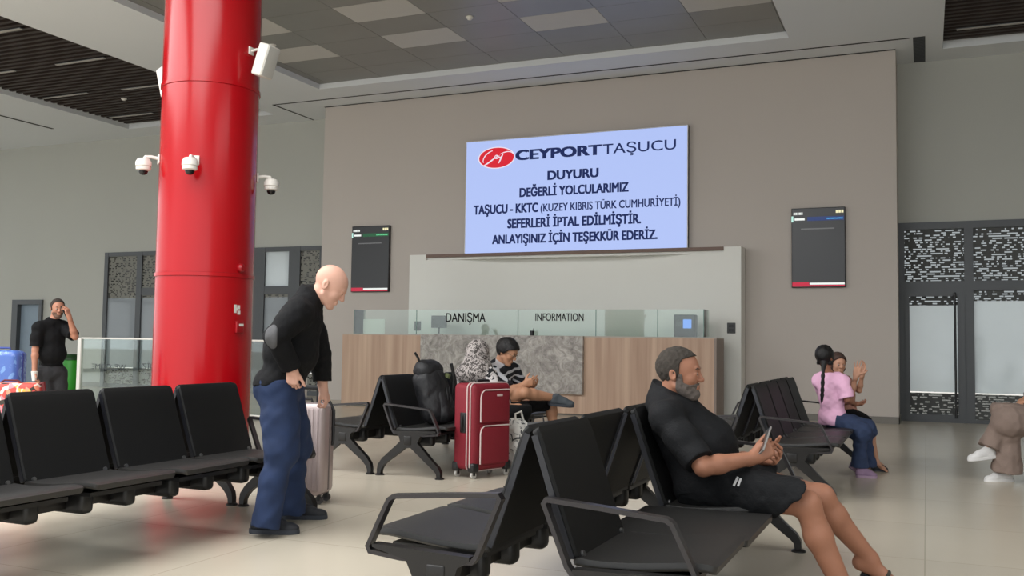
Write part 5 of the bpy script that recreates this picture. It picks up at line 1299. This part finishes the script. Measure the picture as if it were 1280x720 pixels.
# local x runs along the pocket face, local -y is the pocket face
MB().rbox((-W_/2,-T_/2,0.07),(W_/2,T_/2,0.84),0.045,None,4).build('body', M_RCL, t)
for y in (-T_/2+0.045, -T_/2+0.085):
    pts = [(x,z) for x, z in outline(W_+0.008, 0.78, 0.05)]
    MB().tube([(x,y,z+0.455) for x, z in pts],0.0065,6,closed=True).build('zip_line', M_PIPE, t)
for z0, z1 in ((0.49,0.78),(0.12,0.46)):
    pk = MB().rbox((-W_/2+0.07,-T_/2-0.028,z0),(W_/2-0.05,-T_/2+0.01,z1),0.02,None,3).build('pocket', M_RCL, t)
    MB().tube([(-W_/2+0.062,-T_/2-0.024,z0+0.01),(-W_/2+0.062,-T_/2-0.024,z1-0.06),(-W_/2+0.075,-T_/2-0.024,z1-0.02),(-W_/2+0.11,-T_/2-0.024,z1+0.004),(W_/2-0.055,-T_/2-0.024,z1+0.004)],0.0065,6).build('piping', M_PIPE, pk)
MB().rbox((0.02,-T_/2-0.034,0.725),(0.09,-T_/2-0.026,0.745),0.003).build('badge', M_PIPE, t)
MB().rbox((-W_/2-0.008,-0.035,0.40),(-W_/2+0.004,0.035,0.58),0.006).build('handle_patch', M_BLACK, t)
MB().tube([(-W_/2-0.006,0,0.42),(-W_/2-0.014,0,0.45),(-W_/2-0.014,0,0.53),(-W_/2-0.006,0,0.56)],0.010,8).build('side_handle', M_BLACK, t)
MB().tube([(-0.09,0,0.83),(-0.07,0,0.862),(0.07,0,0.862),(0.09,0,0.83)],0.012,8).build('top_handle', M_BLACK, t)
for x in (-W_/2, W_/2):
    for y in (-T_/2, T_/2):
        sx, sy = (1 if x < 0 else -1), (1 if y < 0 else -1)
        MB().rbox((min(x,x+sx*0.07)-0.006,min(y,y+sy*0.07)-0.006,0.055),(max(x,x+sx*0.07)+0.006,max(y,y+sy*0.07)+0.006,0.14),0.02).build('corner_guard', M_BLACK, t)
        wheel(t, x+sx*0.035, y+sy*0.035, 0.030, mat('wheel_pale', rgb(190,186,180), 0.4))

# ---- black backpack on the far bench
def soft(name, m, parent, lo, hi, h, fn, relax=1):
    G = Field(lo, hi, h); fn(G); return skin_mesh(name, [G], m, parent, relax=relax)
bp = Vector((-4.27, 8.06, 0.425)); M_BP = mat('black_nylon', rgb(24,24,27), 0.6, var=0.2, scale=25, bump=0.3, bscale=60)
t = thing('backpack', 'black hiking backpack standing on the far bench seat', 'backpack', bp)
bx, by, bz = bp
def B_(x, y, z): return (bx+x, by+y, bz+z)
LO, HI = B_(-0.3,-0.35,-0.05), B_(0.35,0.35,0.75)
def f(G):
    G.cap(B_(0.02,0,0.14), B_(-0.06,0,0.42), 0.14, 0.13, 0.05); G.cap(B_(0.02,-0.07,0.13), B_(-0.07,-0.08,0.42), 0.115, 0.115, 0.05); G.cap(B_(0.02,0.07,0.13), B_(-0.07,0.08,0.42), 0.115, 0.115, 0.05); G.cut(B_(0,0,0.004),(0,0,-1)); G.noise(0.006, 34, 61)
soft('main_bag', M_BP, t, LO, HI, 0.008, f)
def f(G): G.cap(B_(-0.08,-0.08,0.51), B_(-0.08,0.08,0.51), 0.105, None, 0.03); G.cut(B_(0,0,0.465),(0,0,-1)); G.noise(0.005, 36, 62)
soft('top_lid', M_BP, t, LO, HI, 0.008, f)
def f(G): G.cap(B_(0.125,-0.05,0.10), B_(0.07,-0.05,0.28), 0.075, 0.06, 0.03); G.cap(B_(0.125,0.05,0.10), B_(0.07,0.05,0.28), 0.075, 0.06, 0.03); G.noise(0.005, 40, 63)
soft('front_pocket', M_BP, t, LO, HI, 0.008, f)
def st(pts, r, name, m=M_BLACK): 
    o = MB().tube([Vector(p) for p in pts], r, 8).build(name, m, t); return o
st([(-0.10,-0.13,0.56),(-0.11,-0.15,0.63),(-0.13,-0.18,0.68)],0.012,'haul_loop'); st([(0.10,0.12,0.58),(0.12,0.15,0.45),(0.10,0.16,0.30),(0.06,0.15,0.16)],0.016,'shoulder_strap'); st([(0.13,-0.03,0.36),(0.15,-0.03,0.25),(0.15,-0.03,0.12)],0.006,'compression_strap'); st([(0.13,0.03,0.36),(0.15,0.03,0.25),(0.15,0.03,0.12)],0.006,'compression_strap')
st([(0.05,0.13,0.44),(0.06,0.14,0.48)],0.028,'bottle_pouch',mat('olive_pouch', rgb(96,104,62), 0.7))

# ---- carrier bags by the crossed legs of the man with glasses
p = atD(645, 540, 9.1)
t = thing('carrier_bag', 'white printed carrier bag beside the red suitcase', 'bag', (p.x, p.y, 0))
def f(G):
    G.cap((p.x,p.y,0.14),(p.x,p.y,0.38),0.13,0.12,0.05); G.cap((p.x+0.08,p.y-0.03,0.14),(p.x+0.06,p.y-0.03,0.36),0.12,0.10,0.05); G.cut((p.x,p.y,0.005),(0,0,-1)); G.cut((p.x,p.y,0.50),(0.1,0,1)); G.noise(0.012, 30, 71)
soft('sack', blotch('printed_plastic', rgb(70,72,74), rgb(222,220,214), 11, 0.40), t, (p.x-.3,p.y-.3,-.03), (p.x+.35,p.y+.3,.62), 0.009, f)
adopt(MB().tube([(p.x+0.02,p.y-0.06,0.45),(p.x+0.02,p.y-0.07,0.54),(p.x+0.05,p.y,0.56),(p.x+0.06,p.y+0.05,0.45)],0.010,8).build('handle', M_WPLASTIC, None), t)
p = atD(673, 540, 9.0)
t = thing('cloth_bag', 'grey cloth bag between the white carrier bag and the crossed legs', 'bag', (p.x, p.y, 0), 0.3)
MB().add([(-0.15,-0.10,0.0),(0.15,-0.10,0.0),(0.15,0.10,0.0),(-0.15,0.10,0.0),(-0.10,-0.05,0.46),(0.10,-0.05,0.48),(0.10,0.05,0.48),(-0.10,0.05,0.46)],[(3,2,1,0),(4,5,6,7),(0,1,5,4),(1,2,6,5),(2,3,7,6),(3,0,4,7)]).build('sack', mat('grey_cloth', rgb(104,104,106), 0.85, bump=0.3, bscale=60), t, smooth=0)
MB().tube([(-0.05,0,0.46),(-0.04,0,0.53),(0.04,0,0.53),(0.05,0,0.47)],0.008,6).build('handle', M_BLACK, t)

# ---- luggage cart with a blue case and a floral bag behind the left bench
q = atD(22, 470, 9.6)
t = thing('luggage_cart', 'steel luggage cart at the left edge, carrying the blue case', 'cart', (q.x, q.y, 0), 0.9)
M_STL = mat('cart_steel', rgb(150,150,150), 0.35, metal=0.8)
MB().rbox((-0.30,-0.45,0.17),(0.30,0.40,0.20),0.01).build('platform', M_STL, t)
MB().tube([(-0.28,0.38,0.19),(-0.28,0.44,0.40),(-0.28,0.46,0.56),(0.28,0.46,0.56),(0.28,0.44,0.40),(0.28,0.38,0.19)],0.014,8).build('push_bar', M_STL, t)
for x, y in ((-0.25,0.33),(0.25,0.33),(0.0,-0.38)):
    w_ = MB().cyl((x-0.02,y,0.08),(x+0.02,y,0.08),0.08,n=20).build('wheel', M_BLACK, t); MB().box((x-0.03,y-0.015,0.08),(x-0.021,y+0.015,0.18)).box((x+0.021,y-0.015,0.08),(x+0.03,y+0.015,0.18)).build('wheel_fork', M_STL, w_, smooth=0)
RZ = Matrix.Translation((q.x,q.y,0)) @ Matrix.Rotation(0.9,4,'Z')
c = atD(4, 457, 9.75)
t = thing('suitcase', 'blue suitcase wrapped in clear film at the left edge of the picture', 'suitcase', (c.x,c.y,0.20), 0.42)
M_BLUE = blotch('wrapped_blue', rgb(78,108,180), rgb(112,150,206), 9, 0.55); M_BLUE.node_tree.nodes['Principled BSDF'].inputs['Roughness'].default_value = 0.2
MB().rbox((-0.20,-0.13,0.0),(0.20,0.13,0.86),0.07,None,5).build('shell', M_BLUE, t)
MB().rbox((-0.205,-0.02,0.05),(0.205,0.02,0.84),0.015).build('zip_band', mat('blue_band', rgb(50,70,140), 0.4), t)
MB().tube([(-0.07,0,0.85),(-0.06,0,0.885),(0.06,0,0.885),(0.07,0,0.85)],0.010,8).build('carry_handle', mat('blue_band', rgb(50,70,140), 0.4), t)
c = atD(23, 487, 9.15)
t = thing('floral_bag', 'bright floral printed bag in front of the blue suitcase', 'bag', (c.x,c.y,0.20), 0.42)
m = bpy.data.materials.new('floral_print'); m.use_nodes = True; nt = m.node_tree; b = nt.nodes['Principled BSDF']; b.inputs['Roughness'].default_value = 0.7
tc = nt.nodes.new('ShaderNodeTexCoord'); vo = nt.nodes.new('ShaderNodeTexVoronoi'); vo.inputs['Scale'].default_value = 25; nt.links.new(tc.outputs['Object'], vo.inputs['Vector'])
rp = nt.nodes.new('ShaderNodeValToRGB'); rp.color_ramp.interpolation = 'CONSTANT'; E_ = rp.color_ramp.elements
E_[0].color = rgb(214,78,70); E_[1].position = 0.25; E_[1].color = rgb(238,150,120)
for ps, cc in ((0.42,rgb(234,216,200)),(0.62,rgb(226,140,150)),(0.78,rgb(60,52,44)),(0.88,rgb(232,176,80))):
    e_ = E_.new(ps); e_.color = cc
sp = nt.nodes.new('ShaderNodeSeparateColor'); nt.links.new(vo.outputs['Color'], sp.inputs[0]); nt.links.new(sp.outputs[0], rp.inputs[0]); nt.links.new(rp.outputs[0], b.inputs['Base Color'])
MB().rbox((-0.32,-0.12,0.0),(0.22,0.12,0.56),0.05,None,4).build('sack', m, t)
MB().tube([(0.16,0,0.53),(0.235,0,0.56),(0.25,0,0.45),(0.215,0,0.38)],0.022,8).build('side_pocket', mat('dark_red_trim', rgb(96,26,30), 0.7), t)
MB().tube([(-0.16,-0.06,0.55),(-0.10,-0.07,0.585),(0.02,-0.07,0.585),(0.08,-0.06,0.55)],0.009,6).build('handle', mat('dark_red_trim', rgb(96,26,30), 0.7), t)

# ---- things in hands
def phone(label, p, long, face, L=0.155, W=0.074, T=0.009, case=M_BLACK):
    """p centre, long = direction of its long side, face = out of the screen"""
    R = frame(long, face); M = Matrix([[R[i][0],R[i][1],R[i][2],p[i]] for i in range(3)]+[[0,0,0,1]])
    t = placed('phone', label, 'phone', M)
    MB().rbox((-L/2,-W/2,-T/2),(L/2,W/2,T/2),0.004,None,2).build('case', case, t)
    MB().rbox((-L/2+0.005,-W/2+0.004,T/2-0.001),(L/2-0.005,W/2-0.004,T/2+0.0008),0.0006,None,1).build('display', mat('phone_glass', rgb(30,32,36), 0.08), t)
    MB().lathe([(0.006,0),(0.006,-0.002),(0.004,-0.003)],12,Matrix.Translation((L/2-0.02,W/2-0.018,-T/2))).build('lens', M_BLACK, t)
phone('grey phone held upright in the hands of the bearded man', D(955,552,4.60), V(0.42,0.62,0.66), V(-0.75,0.10,0.55), case=mat('grey_phone', rgb(150,146,142), 0.3, metal=0.3))
phone('dark phone held to the ear of the standing man', D(82,389,12.27), V(0.55,-0.2,-0.80), V(-0.75,0.55,-0.3), L=0.16)
p = D(660,477,9.78); t = thing('snack', 'small yellow snack in the hands of the man with glasses', 'food', p)
MB().lathe([(0.004,-0.03),(0.026,-0.02),(0.032,0.0),(0.028,0.02),(0.010,0.032)],14).build('bread', mat('yellow_bread', rgb(214,184,96), 0.8, bump=0.4), t)
MB().lathe([(0.030,-0.034),(0.036,-0.012),(0.034,-0.010),(0.026,-0.030)],14).build('wrapper', M_WPLASTIC, t)
p = D(43,470,12.12); t = thing('paper_cup', 'white paper cup in the lowered hand of the standing man', 'cup', p)
MB().lathe([(0.026,-0.06),(0.040,0.045),(0.042,0.045),(0.042,0.052),(0.036,0.052),(0.030,0.0)],18).build('cup', M_WPLASTIC, t); MB().lathe([(0.043,0.050),(0.043,0.058),(0.03,0.062)],18).build('lid', M_WPLASTIC, t)
